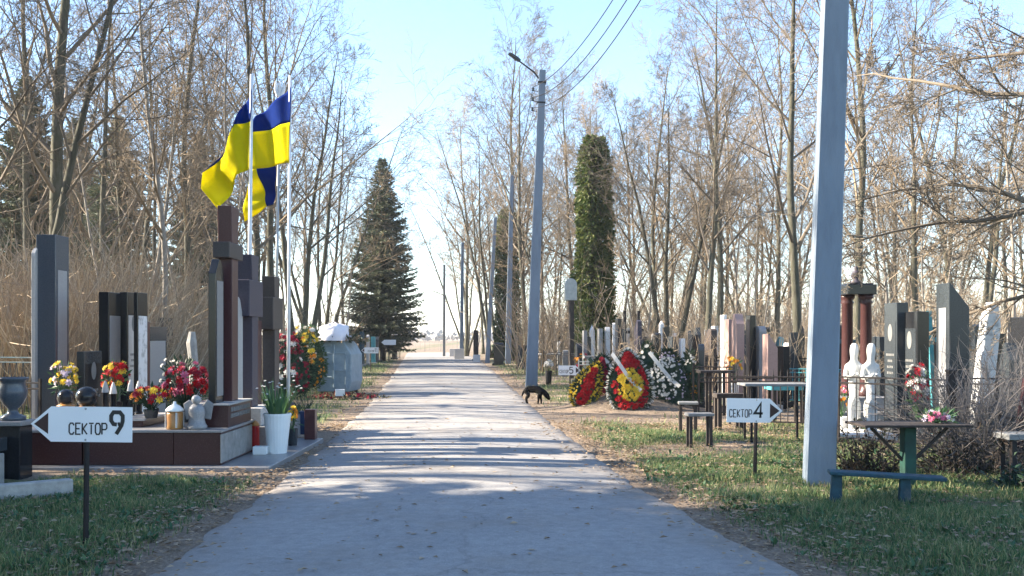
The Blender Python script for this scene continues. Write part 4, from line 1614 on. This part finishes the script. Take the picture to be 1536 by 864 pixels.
wreath('tall green wreath with yellow top leaning on the left side of the dumpster', 466, 24.9, .2, .75, 1.55, [('yellow_flower', lambda u, v: v > .75, 1.5), ('white_flower', lambda u, v: .45 < v < .75 and abs(u) < .5, 1.1), ('orange_flower', lambda u, v: u > .5 and v < .5, 1.)], 5, R(6), 7, nf=70, nl=900, leafm='green_leaf')
wreath('dark red wreath leaning beside the flagpole left of the dumpster', 440, 22.5, .15, .8, 1.35, [('crimson_flower', lambda u, v: True, 1.4), ('white_flower', lambda u, v: v > .8, 1.2)], 5, R(4), 8, nf=75, nl=800)

# ------------------------------------------------------------------ the dog


def skinned(name, m, verts, edges, radii, parent=None, loc=(0, 0, 0), rz=0, root=0, sub=2):
    me = bpy.data.meshes.new(name)
    me.from_pydata(verts, edges, [])
    o = bpy.data.objects.new(name, me)
    COL.objects.link(o)
    o.modifiers.new('skin', 'SKIN').use_smooth_shade = True
    o.modifiers.new('sub', 'SUBSURF').levels = sub
    o.modifiers['sub'].render_levels = sub
    if not me.skin_vertices:
        me.attributes.new('skin', 'FLOAT', 'POINT')
    for i, r_ in enumerate(radii):
        k = me.skin_vertices[0].data[i]
        k.radius = r_ if isinstance(r_, tuple) else (r_, r_)
        k.use_root = i == root
    me.materials.append(MATS[m])
    o.parent = parent
    o.location = loc
    o.rotation_euler = (0, 0, rz)
    return o


dv = [(-.22, 0, .385), (-.10, 0, .40), (.06, 0, .395), (.17, 0, .37), (.25, 0, .31), (.315, 0, .235), (.36, 0, .165), (.395, 0, .115),   # trunk, neck, head, muzzle
      (-.24, .055, .33), (-.20, .065, .23), (-.275, .065, .14), (-.255, .065, .02), (-.235, .065, .012),      # hind leg: knee forward, hock back
      (-.24, -.055, .33), (-.16, -.065, .235), (-.235, -.065, .14), (-.205, -.065, .02), (-.185, -.065, .012),
      (.14, .055, .30), (.125, .06, .20), (.15, .06, .12), (.15, .06, .02), (.17, .06, .012),
      (.14, -.055, .30), (.10, -.06, .20), (.10, -.06, .12), (.085, -.06, .02), (.105, -.06, .012),
      (-.29, 0, .37), (-.35, 0, .28), (-.37, 0, .20)]
de = [(0, 1), (1, 2), (2, 3), (3, 4), (4, 5), (5, 6), (6, 7), (0, 8), (8, 9), (9, 10), (10, 11), (11, 12), (0, 13), (13, 14), (14, 15), (15, 16), (16, 17),
      (3, 18), (18, 19), (19, 20), (20, 21), (21, 22), (3, 23), (23, 24), (24, 25), (25, 26), (26, 27), (0, 28), (28, 29), (29, 30)]
dr = [.075, (.08, .085), (.09, .10), (.085, .10), .06, .058, .036, .024, .055, .04, .024, .019, .02, .055, .04, .024, .019, .02, .042, .03, .022, .018, .02, .042, .03, .022, .018, .02, .026, .02, .012]
dr = [tuple(q * 1.25 for q in r_) if isinstance(r_, tuple) else r_ * 1.5 for r_ in dr]
dv = [(p[0] * 1.08, p[1] * 1.1, p[2] * 1.03) for p in dv]
dog = skinned('dog', 'dog_fur', dv, de, dr, None, (X(803, 22.3), 22.3, ground_z(np.array([X(803, 22.3)]), np.array([22.3]))[0] + .0), R(-12), 1)
dog.scale = (.76, .85, .80)
tag(dog, 'black dog sniffing the grass with its head down near the lamp post', 'dog')
for s_ in (-1, 1):
    a = MB()
    a.M = Matrix.Translation((.295, s_ * .05, .275))
    a.prism([(-.03, 0), (.025, 0), (.0, -.075), (-.02, -.07)], s_ * .0, s_ * .014)
    a.build('ear', 'dog_fur', dog, bevel=.004)

# ------------------------------------------------------------------ right hand graves
GP = 'stones of the pinkish row behind the picnic table'
stele('tall pink obelisk-like stele, highest of the pinkish row', X(1107, 21), 21, 0, 1.98, .17, .42, 'pink_granite', GP, cap='point', plinth=.15)
stele('slightly lower pink-grey stele directly left of the tall pink one', X(1094, 22), 22, 0, 1.88, .13, .42, 'pink_granite', GP, plinth=.15)
stele('narrow black stele standing right of the tall pink one', X(1126, 21.3), 21.3, 0, 1.95, .12, .4, 'black_granite', GP, plinth=.15)
stele('grey rounded stele in the pinkish row', X(1141, 21), 21, 0, 1.72, .15, .4, 'grey_granite', GP, cap='round', plinth=.15)
stele('tan stele with a slanted top at the right end of the pinkish row', X(1155, 20), 20, 0, 1.55, .20, .42, 'pink_granite', GP, slant=.28, plinth=.15)
stele('thin white stele at the left end of the pinkish row', X(1085, 23), 23, 0, 2.0, .07, .4, 'white_stone', GP, plinth=.15)

t = thing('column_monument', 'monument of two dark red columns under a black capital', 'monument', (X(1284, 16.2), 16.2, 0))
a = MB()
a.box((0, 0, -.08), (1.0, 1.0, .40))
a.box((0, 0, .323), (.8, .8, .22))
a.build('base', 'grey_granite', t, bevel=.012)
for x, y, lab in ((-.10, .12, ''), (.12, -.12, '')):
    a = MB()
    a.lathe([(.13, .545), (.13, .62), (.10, .66), (.095, .72), (.085, 2.02), (.11, 2.06), (.085, 2.09), (.12, 2.13), (.12, 2.17)], 20, (x, y, 0))
    a.build('column', 'red_granite', t, smooth=True)
a = MB()
a.box((0, 0, 2.172), (.46, .6, .16))
a.box((0, 0, 2.334), (.40, .5, .02))
a.build('capital', 'black_granite', t, bevel=.01)
a = MB()
a.lathe([(.09, 2.355), (.10, 2.39), (.05, 2.42), (.075, 2.46), (.085, 2.50), (.06, 2.55), (.03, 2.58), (.04, 2.60), (.02, 2.64)], 12)
a.build('finial_vase', 'violet_granite', t, smooth=True)


def child_statue(label, px, d, z, H, lean, seed):
    """white standing figure with a long gown, hands joined before the chest"""
    t = thing('child_statue', label, 'statue', (X(px, d), d, z), R(-20 * lean), 'white child statues')
    k = H / 1.4
    P = [(0, 0, .62), (0, 0, .80), (0, -.01, .98), (0, -.005, 1.06), (0, -.02, 1.14), (0, -.025, 1.26), (0, -.02, 1.33),
         (-.15, 0, .97), (-.20, .0, .80), (-.10, -.13, .82), (-.015, -.17, .88), (.15, 0, .97), (.20, .0, .80), (.10, -.13, .82), (.015, -.17, .88),
         (-.065, 0, .42), (-.07, .01, .22), (-.075, -.01, .05), (-.08, -.08, .03), (.065, 0, .42), (.07, .01, .22), (.075, -.01, .05), (.08, -.08, .03)]
    P = [(x * k * .66, y * k * .8, zz * k) for x, y, zz in P]
    E = [(0, 1), (1, 2), (2, 3), (3, 4), (4, 5), (5, 6), (2, 7), (7, 8), (8, 9), (9, 10), (2, 11), (11, 12), (12, 13), (13, 14), (0, 15), (15, 16), (16, 17), (17, 18), (0, 19), (19, 20), (20, 21), (21, 22)]
    Rr = [(.13, .10), (.12, .09), (.11, .085), .055, .085, .092, .05, .06, .045, .036, .03, .06, .045, .036, .03, .085, .068, .05, .045, .085, .068, .05, .045]
    Rr = [tuple(v * k * .74 for v in r_) if isinstance(r_, tuple) else r_ * k * .78 for r_ in Rr]
    skinned('body', 'plaster_white', P, E, Rr, t)
    a = MB()
    a.box((0, -.02, -.02), (.22 * k, .3 * k, .055))
    a.build('base', 'plaster_white', t, bevel=.01)
    return t


child_statue('white statue of a child with joined hands, the left one of the pair', 1281, 14.6, .12, 1.36, .4, 1)
child_statue('white statue of a child with joined hands, the right one of the pair', 1306, 14.4, .12, 1.36, -.4, 2)
block('statue_step', 'low white step under the two child statues', 'step', (X(1292, 14.5), 14.5, -.05), (.75, .8, .17), 'white_stone')
GBK = 'tall dark steles at the right'
stele('tall dark green-grey stele with engraved side, standing left of the other engraved one', X(1352, 14.7), 14.9, 0, 2.0, .17, .50, 'dark_granite', GBK, face='dark_granite', rows=5, plinth=.25)
stele('black stele with an oval portrait standing behind the flower bunch', X(1386, 14.2), 14.5, 0, 1.86, .17, .55, 'black_granite', GBK, face='dark_granite', rows=3, plinth=.25)
stele('highest dark stele on the right with a slanted top and left face painted pale as sunlit', X(1439, 13.0), 13.2, 0, 2.20, .265, .40, 'dark_granite', GBK, slant=.32, face='grey_granite', facew=.22, plinth=.2)  # paler stone on the left face paints in the sun falling there
t = thing('leaning_stele', 'speckled white stele leaning to the right near the right edge', 'gravestone', (X(1468, 16.5), 16.5, 0), 0, None, (0, R(6)))
a = MB()
a.prism([(-.13, 0), (.13, 0), (.14, 1.7), (.06, 2.06), (-.05, 2.08), (-.12, 1.8)], -.12, .12, 'Y')
a.build('slab', 'marble_spot', t, bevel=.02)


def wood_cross(label, px, d, h, m, lean=0, span=.5, group=None):
    t = thing('wooden_cross', label, 'cross', (X(px, d), d, 0), U(-.2, .2), group, (0, R(lean)))
    a = MB()
    a.box((0, 0, -.1), (.08, .07, h + .1))
    a.build('upright', m, t, bevel=.006)
    a = MB()
    a.box((0, -.008, h * .72), (span, .05, .08))
    a.build('crossbar', m, t, bevel=.006)
    return t


wood_cross('thin turquoise wooden cross leaning between the dark steles', 1402, 17.5, 1.95, 'turquoise_paint', -3, .3)
wood_cross('blue wooden cross just right of the big concrete pole', 1263, 19, 1.9, 'blue_paint', 2, .4)

# middle distance right rows: each stone its own look
MR = 'stones of the rows behind the wreaths'
rows_ = [(888, 30, 1.85, .2, .36, 'pale_granite', 'obelisk', 'pale pointed obelisk behind the crimson wreath'), (877, 33, 1.7, .12, .4, 'grey_granite', None, 'grey slab left of the pale pointed obelisk'),
         (900, 31, 1.75, .12, .4, 'old_stone', None, 'weathered slab right of the pale pointed obelisk'), (911, 31, 1.8, .14, .4, 'pale_granite', 'round', 'pale round-headed slab in the rows behind the wreaths'),
         (921, 29, 1.9, .09, .4, 'white_stone', 'wave', 'white slab with a wavy top behind the drop-shaped wreath'), (928, 28, 2.0, .12, .42, 'black_granite', None, 'tall black slab behind the drop-shaped wreath'),
         (957, 27, 1.95, .12, .4, 'violet_granite', 'wave', 'dark violet slab with a wavy top above the drop-shaped wreath'), (968, 28, 1.5, .16, .4, 'brown_granite', None, 'brown slab in the rows behind the wreaths'),
         (992, 28, 1.95, .14, .4, 'white_stone', 'obelisk', 'slim white obelisk above the green wreath'), (999, 27, 1.75, .16, .42, 'black_granite', None, 'black slab against the slim white obelisk'),
         (1012, 29, 1.6, .12, .4, 'grey_granite', 'round', 'grey round-headed slab above the green wreath'), (1023, 27, 1.45, .12, .4, 'white_stone', None, 'small white slab right of the green wreath top'),
         (1046, 27, 1.75, .12, .4, 'dark_granite', 'point', 'dark pointed slab between the wreaths and the pink row'), (1060, 30, 1.7, .12, .4, 'old_stone', None, 'weathered grey slab between the wreaths and the pink row'),
         (1072, 28, 1.8, .10, .4, 'pale_granite', None, 'thin pale slab close to the pink row'), (980, 34, 1.6, .12, .4, 'old_stone', 'round', 'far weathered slab behind the brown one'),
         (942, 35, 1.8, .1, .4, 'grey_granite', None, 'far grey slab between the tall black and violet ones'), (1034, 34, 1.7, .1, .4, 'blue_granite', None, 'far blue-grey slab behind the wreath row'),
         (1168, 26, 1.5, .1, .4, 'turquoise_paint', 'wave', 'turquoise painted marker right of the tan slanted stone'), (1182, 25, 1.35, .14, .4, 'white_stone', 'round', 'white round-headed stone left of the big pole'),
         (1226, 28, 1.7, .12, .4, 'old_stone', None, 'weathered stone hidden behind the big pole'), (1320, 24, 1.5, .12, .4, 'pale_granite', 'round', 'pale stone behind the right child statue'),
         (1506, 19, 1.35, .16, .5, 'old_stone', 'round', 'weathered round-headed stone behind the dry bush'), (1520, 23, 1.7, .12, .4, 'grey_granite', None, 'grey slab at the far right behind the dry bush')]
random.seed(21)
for px, d, h, tx, wy, m, cap, lab in rows_:
    stele(lab, X(px, d), d, 0, h, tx, wy, m, MR, cap=cap, plinth=.15, rz=U(-.15, .15))
more = [(1040, 24, 1.55, .14, .45, 'black_granite', None, 'black slab in the gap left of the thin white stele'), (1052, 21, 1.35, .12, .4, 'dark_granite', 'round', 'dark round-headed slab behind the dark narrow table'),
        (1066, 25, 1.7, .16, .45, 'brown_granite', 'wave', 'brown wavy-topped slab behind the dark narrow table'), (1117, 24, 1.65, .14, .4, 'dark_granite', None, 'dark slab glimpsed between the tall pink and narrow black steles'),
        (1150, 26, 1.75, .12, .4, 'black_granite', 'wave', 'black wavy slab behind the tan slanted stone'), (1174, 21, 1.3, .13, .42, 'black_granite', None, 'low black slab beside the turquoise marker'),
        (1190, 23, 1.6, .16, .42, 'dark_granite', None, 'dark slab left of the big concrete pole'), (1200, 27, 1.8, .12, .4, 'black_granite', 'point', 'black pointed slab left of the big concrete pole'),
        (1254, 22, 1.75, .14, .45, 'black_granite', None, 'black slab just right of the big concrete pole'), (1318, 19, 1.5, .14, .45, 'dark_granite', None, 'dark slab between the columns and the engraved stele'),
        (1398, 21, 1.7, .14, .45, 'black_granite', None, 'black slab behind the turquoise cross'), (1460, 20, 1.75, .16, .5, 'dark_granite', 'wave', 'dark wavy slab left of the speckled leaning stele'),
        (1494, 17, 1.55, .16, .5, 'black_granite', None, 'black slab right of the speckled leaning stele'), (1514, 15.5, 1.4, .15, .5, 'dark_granite', 'point', 'dark pointed slab at the right edge'),
        (1530, 18, 1.85, .14, .5, 'black_granite', None, 'tall black slab at the right edge'), (884, 28, 1.5, .1, .4, 'black_granite', None, 'black slab behind the crimson wreath'),
        (868, 31, 1.3, .16, .4, 'dark_granite', 'round', 'dark round-headed slab beside the sector 5 sign'), (936, 26, 1.7, .1, .4, 'dark_granite', None, 'thin dark slab above the drop-shaped wreath'),
        (984, 26, 1.6, .14, .4, 'black_granite', 'wave', 'black wavy slab above the green wreath'), (1008, 25, 1.5, .12, .4, 'dark_granite', None, 'dark slab above the right part of the green wreath')]
for px, d, h, tx, wy, m, cap, lab in more:
    stele(lab, X(px, d), d, 0, h, tx, wy, m, MR, cap=cap, plinth=.15, rz=U(-.2, .2))
FR = 'far stones along the road end'
for px, d, h, tx, m, cap, lab in ((714, 62, 1.9, .3, 'dark_wood', None, 'brown marker under the far reddish tree'),
                                  (748, 52, 1.2, .5, 'black_granite', 'round', 'low black stone at the foot of the slim ivy trunk'), (790, 46, 1.1, .8, 'dark_granite', None, 'dark broad stone behind the lamp post'),
                                  (838, 44, 1.3, .12, 'pale_granite', 'round', 'pale round-headed stone right of the lamp post'), (822, 50, 1.2, .2, 'pink_granite', None, 'pinkish stone right of the lamp post'),
                                  (848, 38, 1.0, .2, 'old_stone', 'wave', 'weathered low stone beneath the curved metal hood')):
    stele(lab, X(px, d), d, 0, h, tx, .4, m, FR, cap=cap, plinth=.12)
for px, d, s, lab in ((680, 74, .6, 'pale concrete stub at the foot of the farthest pole'), (689, 66, .7, 'tan concrete stub by the second farthest pole'), (715, 58, .45, 'white block beside the far road edge')):
    block('kerb_block', lab, 'block', (X(px, d), d, -.05), (s * .9, .4, s + .05), 'white_stone' if 'white' in lab else 'pale_granite', 'pale blocks along the far road edge')
LF = 'far stones on the left under the spruce'
for px, d, h, tx, m, cap, lab in ((543, 50, 1.75, .18, 'blue_paint', None, 'blue grave marker under the spruce, left of the small sign'), (552, 52, 1.6, .12, 'pale_granite', 'round', 'pale stone under the spruce beside the blue marker'),
                                  (560, 54, 1.5, .2, 'turquoise_paint', None, 'turquoise marker under the middle of the spruce'), (592, 66, 1.5, .3, 'dark_granite', None, 'dark stone under the right edge of the spruce'),
                                  (566, 60, 1.5, .14, 'old_stone', 'round', 'weathered stone under the middle of the spruce')):
    stele(lab, X(px, d), d, 0, h, tx, .4, m, LF, cap=cap, plinth=.12)
wood_cross('dark thin cross upright behind the wreath row', 937, 27, 2.2, 'dark_wood', 0, .3)
wood_cross('dark cross with a short bar behind the green wreath', 958, 31, 2.3, 'dark_wood', 0, .3)

t = thing('metal_hood', 'curved sheet metal hood on a dark post before the ivy-clad column', 'marker', (X(857, 36), 36, 0))
a = MB()
a.box((0, 0, -.1), (.16, .16, 2.9), rz=.3)
a.build('post', 'dark_wood', t, bevel=.01)
a = MB()
pr = [(-.24, 2.8), (.2, 2.8)] + [(-.02 + .22 * math.cos(q), 3.36 + .24 * math.sin(q)) for q in [math.pi * k / 10 for k in range(11)]] + [(-.24, 3.36)]
a.prism(pr, -.12, .3)
a.build('hood', 'grey_metal', t, bevel=.02)

# ------------------------------------------------------------------ fences


def fence(label, p0, p1, h, step, style='bars', m='black_metal', group='low grave fences', post=.03):
    p0, p1 = Vector((*p0, 0)), Vector((*p1, 0))
    L = (p1 - p0).length
    t = thing('grave_fence', label, 'fence', p0, math.atan2(p1.y - p0.y, p1.x - p0.x), group)
    npst = max(2, int(L / 1.6) + 1)
    for i in range(npst):
        a = MB()
        a.box((L * i / (npst - 1), 0, -.1), (post, post, h + .16))
        a.build('post', m, t)
    for z in (.12, h - .08, h):
        a = MB()
        a.tube([(0, 0, z), (L, 0, z)], .013, 5)
        a.build('rail', m, t)
    if style != 'rails':
        a = MB()
        k = int(L / step)
        for i in range(1, k):
            x = L * i / k
            if style == 'bars':
                a.tube([(x, 0, .12), (x, 0, h)], .007, 4)
            elif style == 'spear':
                a.tube([(x, 0, .12), (x, 0, h + .06), (x, 0, h + .13)], [.008, .008, .001], 4)
            else:
                a.tube([(x - step * .5, 0, .12), (x, 0, h * .5), (x + step * .5, 0, .12)], .007, 4)
                a.tube([(x - step * .5, 0, h - .08), (x, 0, h * .5), (x + step * .5, 0, h - .08)], .007, 4)
        a.build('bars', m, t)['kind'] = 'stuff' if k > 100 else 'thing'
    return t


def F(label, a, b_, h, step=.12, style='bars', m='black_metal'):
    return fence(label, (X(*a), a[1]), (X(*b_), b_[1]), h, step, style, m)


F('black grave fence with upright bars in front of the child statues', (1258, 13.7), (1432, 12.6), .95)
F('black grave fence running back beside the slanted dark stele', (1428, 12.7), (1400, 18), .95)
F('black fence with pointed bars behind the picnic table', (1048, 18.3), (1160, 18.0), .75, .13, 'spear')
F('dark crossed-bar fence behind the pinkish stones', (1075, 24), (1215, 23), 1.0, .2, 'x')
F('grey fence behind the wreath row', (868, 26), (1045, 25), .85, .16, 'bars', 'grey_metal')
F('thin black rail fence right of the lamp post', (815, 40), (880, 34), .9, .2, 'bars')
F('turquoise fence seen behind the big concrete pole', (1160, 22), (1300, 21), .8, .14, 'bars', 'turquoise_paint')
F('pale fence in the background at the far right', (1440, 24), (1560, 22), 1.35, .14, 'x', 'grey_metal')
F('blue-grey ornamental fence at the left edge', (-30, 17), (50, 16.6), 1.15, .14, 'x', 'blue_paint')
F('black fence behind the low steles at the left edge', (-20, 14.2), (60, 14.0), .85, .13, 'spear')
F('black fence at the back of the left graves under the thicket', (205, 20), (300, 19), .8, .16, 'bars')
F('black grave fence with a sheet of bars near the right edge', (1500, 10.9), (1570, 10.7), .62, .1, 'bars')
F('black fence with pointed bars between the pink row and the big pole', (1095, 16.4), (1215, 16.0), .85, .11, 'spear')
F('black fence right of the wreath mound', (1040, 20), (1100, 19.6), .9, .12, 'bars')
F('black fence with crossed bars in front of the speckled leaning stele', (1440, 14.5), (1545, 14.0), .9, .13, 'x')
F('dark fence under the spruce', (535, 50), (600, 66), 1.3, .25, 'bars')
F('grey wooden fence crossing behind the far end of the road', (590, 104), (735, 101), 1.0, .5, 'bars', 'grey_wood')

# ------------------------------------------------------------------ tables and benches
BG = 'small tables and benches by the graves'


def bench(label, px, d, L, wd, h, m, ml, rz=0, th=.04, leg=.04, name='bench', cat='bench', inset=.12):
    t = thing(name, label, cat, (X(px, d), d, 0), rz, BG)
    a = MB()
    a.box((0, 0, h - th), (L, wd, th))
    a.build('tabletop' if cat == 'table' else 'seat', m, t, bevel=.006)
    for x in (-L / 2 + inset * L, L / 2 - inset * L):
        for y in (-wd * .36, wd * .36):
            a = MB()
            a.box((x, y, -.08), (leg, leg, h - th + .078))
            a.build('leg', ml, t)
    return t


bench('small bench with a pale blue plank in front of the wreath mound', 1049, 13.5, .36, .22, .47, 'grey_wood', 'dark_wood', R(4))
bench('low dark bench half hidden behind the small pale blue bench', 1032, 15.4, .30, .25, .50, 'grey_wood', 'dark_wood', R(-6))
bench('plank bench on one visible leg left of the sector 4 sign', 1093, 15.9, .46, .25, .60, 'dark_wood', 'dark_wood', R(5), .07, .06)
bench('long table with a pale top and thin metal legs beside the big pole', 1162, 14.2, .95, .5, .84, 'grey_wood', 'black_metal', R(2), .035, .03, 'grave_table', 'table', .1)
bench('dark narrow table at the foot of the pinkish row', 1073, 19.0, .65, .45, .86, 'dark_wood', 'dark_wood', 0, .05, .05, 'grave_table', 'table', .3)
bench('pale topped table beyond the crimson wreath', 900, 27, .9, .45, .98, 'grey_wood', 'grey_metal', R(3), .06, .04, 'grave_table', 'table')
bench('white topped far table right of the lamp post', 825, 43, .95, .5, .78, 'white_stone', 'grey_metal', 0, .06, .05, 'grave_table', 'table')
bench('dark green table behind the pale topped long one', 1178, 17.0, .6, .5, .72, 'turquoise_paint', 'dark_wood', 0, .12, .05, 'grave_table', 'table')
t = thing('bench', 'low blue-green bench in the grass at the foot of the table', 'bench', (X(1256, 8.9), 8.95, 0), R(-11), BG, (0, R(2)))
a = MB()
a.box((.42, 0, .27), (.98, .2, .032))
a.build('seat', 'blue_paint', t, bevel=.008)
for x in (.0, .58):
    a = MB()
    a.box((x, 0, -.1), (.11, .10, .368), (.8, .8))
    a.build('leg', 'blue_paint', t, bevel=.01)
t = thing('grave_table', 'table with a grey plank top on a single green post with braces', 'table', (X(1362, 9.75), 9.75, 0), R(3), BG)
a = MB()
a.box((0, 0, .635), (1.06, .5, .025))
a.build('tabletop', 'dark_wood', t, bevel=.006)
a = MB()
a.box((0, 0, -.1), (.12, .12, .718))
a.build('post', 'green_paint', t, bevel=.01)
for s_ in (-1, 1):
    a = MB()
    a.tube([(s_ * .06, 0, .30), (s_ * .38, -.03, .615)], .018, 5)
    a.build('brace', 'dark_wood', t)
a = MB()
a.tube([(.02, .06, .34), (.14, .2, .615)], .018, 5)
a.build('brace', 'dark_wood', t)
bench('bench with a pale blue plank at the right edge of the picture', 1541, 10.2, .55, .3, .52, 'grey_wood', 'black_metal', R(3), .06, .05)
t = thing('wooden_post', 'dark leaning post rising behind the bench at the right edge', 'post', (X(1523, 10.9), 10.9, 0), 0, None, (0, R(7)))
a = MB()
a.box((0, 0, -.1), (.10, .08, 1.15), (.8, .8))
a.build('shaft', 'maroon_granite', t, bevel=.01)
t = thing('wooden_post', 'dark upright post in front of the slanted dark stele', 'post', (X(1427, 11.2), 11.2, 0))
a = MB()
a.box((0, 0, -.1), (.085, .085, 1.2))
a.box((0, 0, 1.102), (.105, .105, .03))
a.build('shaft', 'dark_wood', t, bevel=.006)

bouquet('bunch of red, white and crimson flowers standing above the green-post table', (X(1375, 12.6), 12.6, .25), ['red_flower', 'white_flower', 'white_flower', 'crimson_flower'], 52, .13, .80, .05, 50, seed=22, pot=(.09, .18, 'white_stone'))
bouquet('low pink and white wreath-like bunch lying on the green-post table', (X(1402, 9.8), 9.75, .655), ['pink_flower', 'lilac_flower', 'white_flower'], 34, .15, .13, .03, 40, seed=23)
bouquet('small white bloom in a dark pot right of the lamp post', (X(823, 31), 31, 0), ['white_flower'], 16, .14, .35, .07, 10, seed=24, pot=(.11, .45, 'black_granite'))
bouquet('orange and yellow flowers at the foot of the pinkish row', (X(1098, 20.2), 20, .3), ['orange_flower', 'yellow_flower'], 16, .15, .6, .05, 20, seed=25, pot=(.1, .3, 'white_stone'))
bouquet('red and green flowers behind the sector 5 sign', (X(872, 29), 29, .2), ['crimson_flower', 'orange_flower'], 18, .2, .7, .06, 40, seed=26, pot=(.1, .2, 'dark_granite'))
bouquet('pink flowers behind the big concrete pole beside the columns', (X(1262, 15), 15, .1), ['pink_flower', 'orange_flower'], 18, .15, .5, .04, 30, seed=27, pot=(.1, .2, 'white_stone'))

# dry shrubs


def shrub(label, px, d, r, h, n, m, seed, br=3, rr=.006):
    random.seed(seed)
    mb = MB()
    for i in range(n):
        dvv = Vector((random.gauss(0, .5), random.gauss(0, .5), U(.5, 1)))
        q = path(Vector((U(-r, r) * .4, U(-r, r) * .4, -.02)), dvv, h * U(.6, 1.2), 5, .22, -.03)
        mb.tube(q, [rr, rr * .9, rr * .8, rr * .6, rr * .5, rr * .3], 4, cap=False)
        for k in range(br):
            p, dd = lerp_path(q, U(.3, .95))
            q2 = path(p, dd + rvec() * .9, h * U(.2, .5), 3, .25, -.03)
            mb.tube(q2, [rr * .6, rr * .5, rr * .4, rr * .2], 3, cap=False)
    t = thing('dry_shrub', label, 'shrub', (X(px, d), d, 0), 0, 'leafless shrubs by the right graves')
    mb.build('stems', m, t)
    return t


s1 = shrub('large tangled grey leafless bush before the slanted dark stele', 1462, 11.0, .35, 1.25, 170, 'grey_stick', 5, 6, .006)
s2 = shrub('tangled grey leafless bush at the right edge behind the bench', 1540, 12.2, .5, 1.4, 130, 'grey_stick', 6, 6, .006)


def leafy(label, px, d, r, h, n, m, seed):
    random.seed(seed)
    t = thing('dead_shrub', label, 'shrub', (X(px, d), d, 0), 0, 'dark dead plants under the table')
    a, b_ = MB(), MB()
    for i in range(n // 12):
        q = path(Vector((U(-r, r) * .6, U(-r, r) * .5, -.02)), Vector((random.gauss(0, .6), random.gauss(0, .6), 1)), h * U(.3, 1.25), 4, .25, -.03)
        a.tube(q, .005, 3, cap=False)
        for k in range(12):
            p, dd = lerp_path(q, U(.2, .99))
            b_.leaf(p + rvec() * .04, rvec(), U(.02, .04), U(.04, .09))
    a.build('stems', 'dark_wood', t)
    b_.build('leaves', m, t)


leafy('dark dead foliage heaped left of the green table post', 1300, 10.6, .34, .66, 620, 'dead_leaf', 7)
leafy('dark dead foliage heaped right of the green table post', 1440, 10.5, .6, .6, 640, 'dead_leaf', 8)
leafy('dark green undergrowth plant at the lower right edge', 1530, 9.6, .35, .35, 500, 'dark_leaf', 9)

# wood on the horizon, haze painted into its pale colour
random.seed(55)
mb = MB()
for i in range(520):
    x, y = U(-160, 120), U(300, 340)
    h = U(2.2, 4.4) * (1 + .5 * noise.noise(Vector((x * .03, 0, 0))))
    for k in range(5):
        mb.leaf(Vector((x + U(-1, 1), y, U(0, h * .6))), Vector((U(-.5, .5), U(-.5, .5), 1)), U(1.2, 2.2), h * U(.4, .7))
o = mb.build('distant_woods', 'painted_haze')
tag(o, 'grey wood painted hazy on the horizon beyond the road end', 'wood')
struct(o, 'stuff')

# thin air haze
hm = bpy.data.materials.new('haze_air')
hm.use_nodes = True
n, l = hm.node_tree.nodes, hm.node_tree.links
n.remove(n['Principled BSDF'])
pv = n.new('ShaderNodeVolumePrincipled')
pv.inputs['Color'].default_value = (.93, .95, .97, 1)
pv.inputs['Density'].default_value = .0005
pv.inputs['Anisotropy'].default_value = .2
l.new(pv.outputs[0], n['Material Output'].inputs['Volume'])
MATS['haze_air'] = hm
mb = MB()
mb.box((0, 700, -1), (1900, 1640, 32))
o = mb.build('haze', 'haze_air')
tag(o, 'thin spring haze in the air over the cemetery', 'haze')
struct(o, 'stuff')
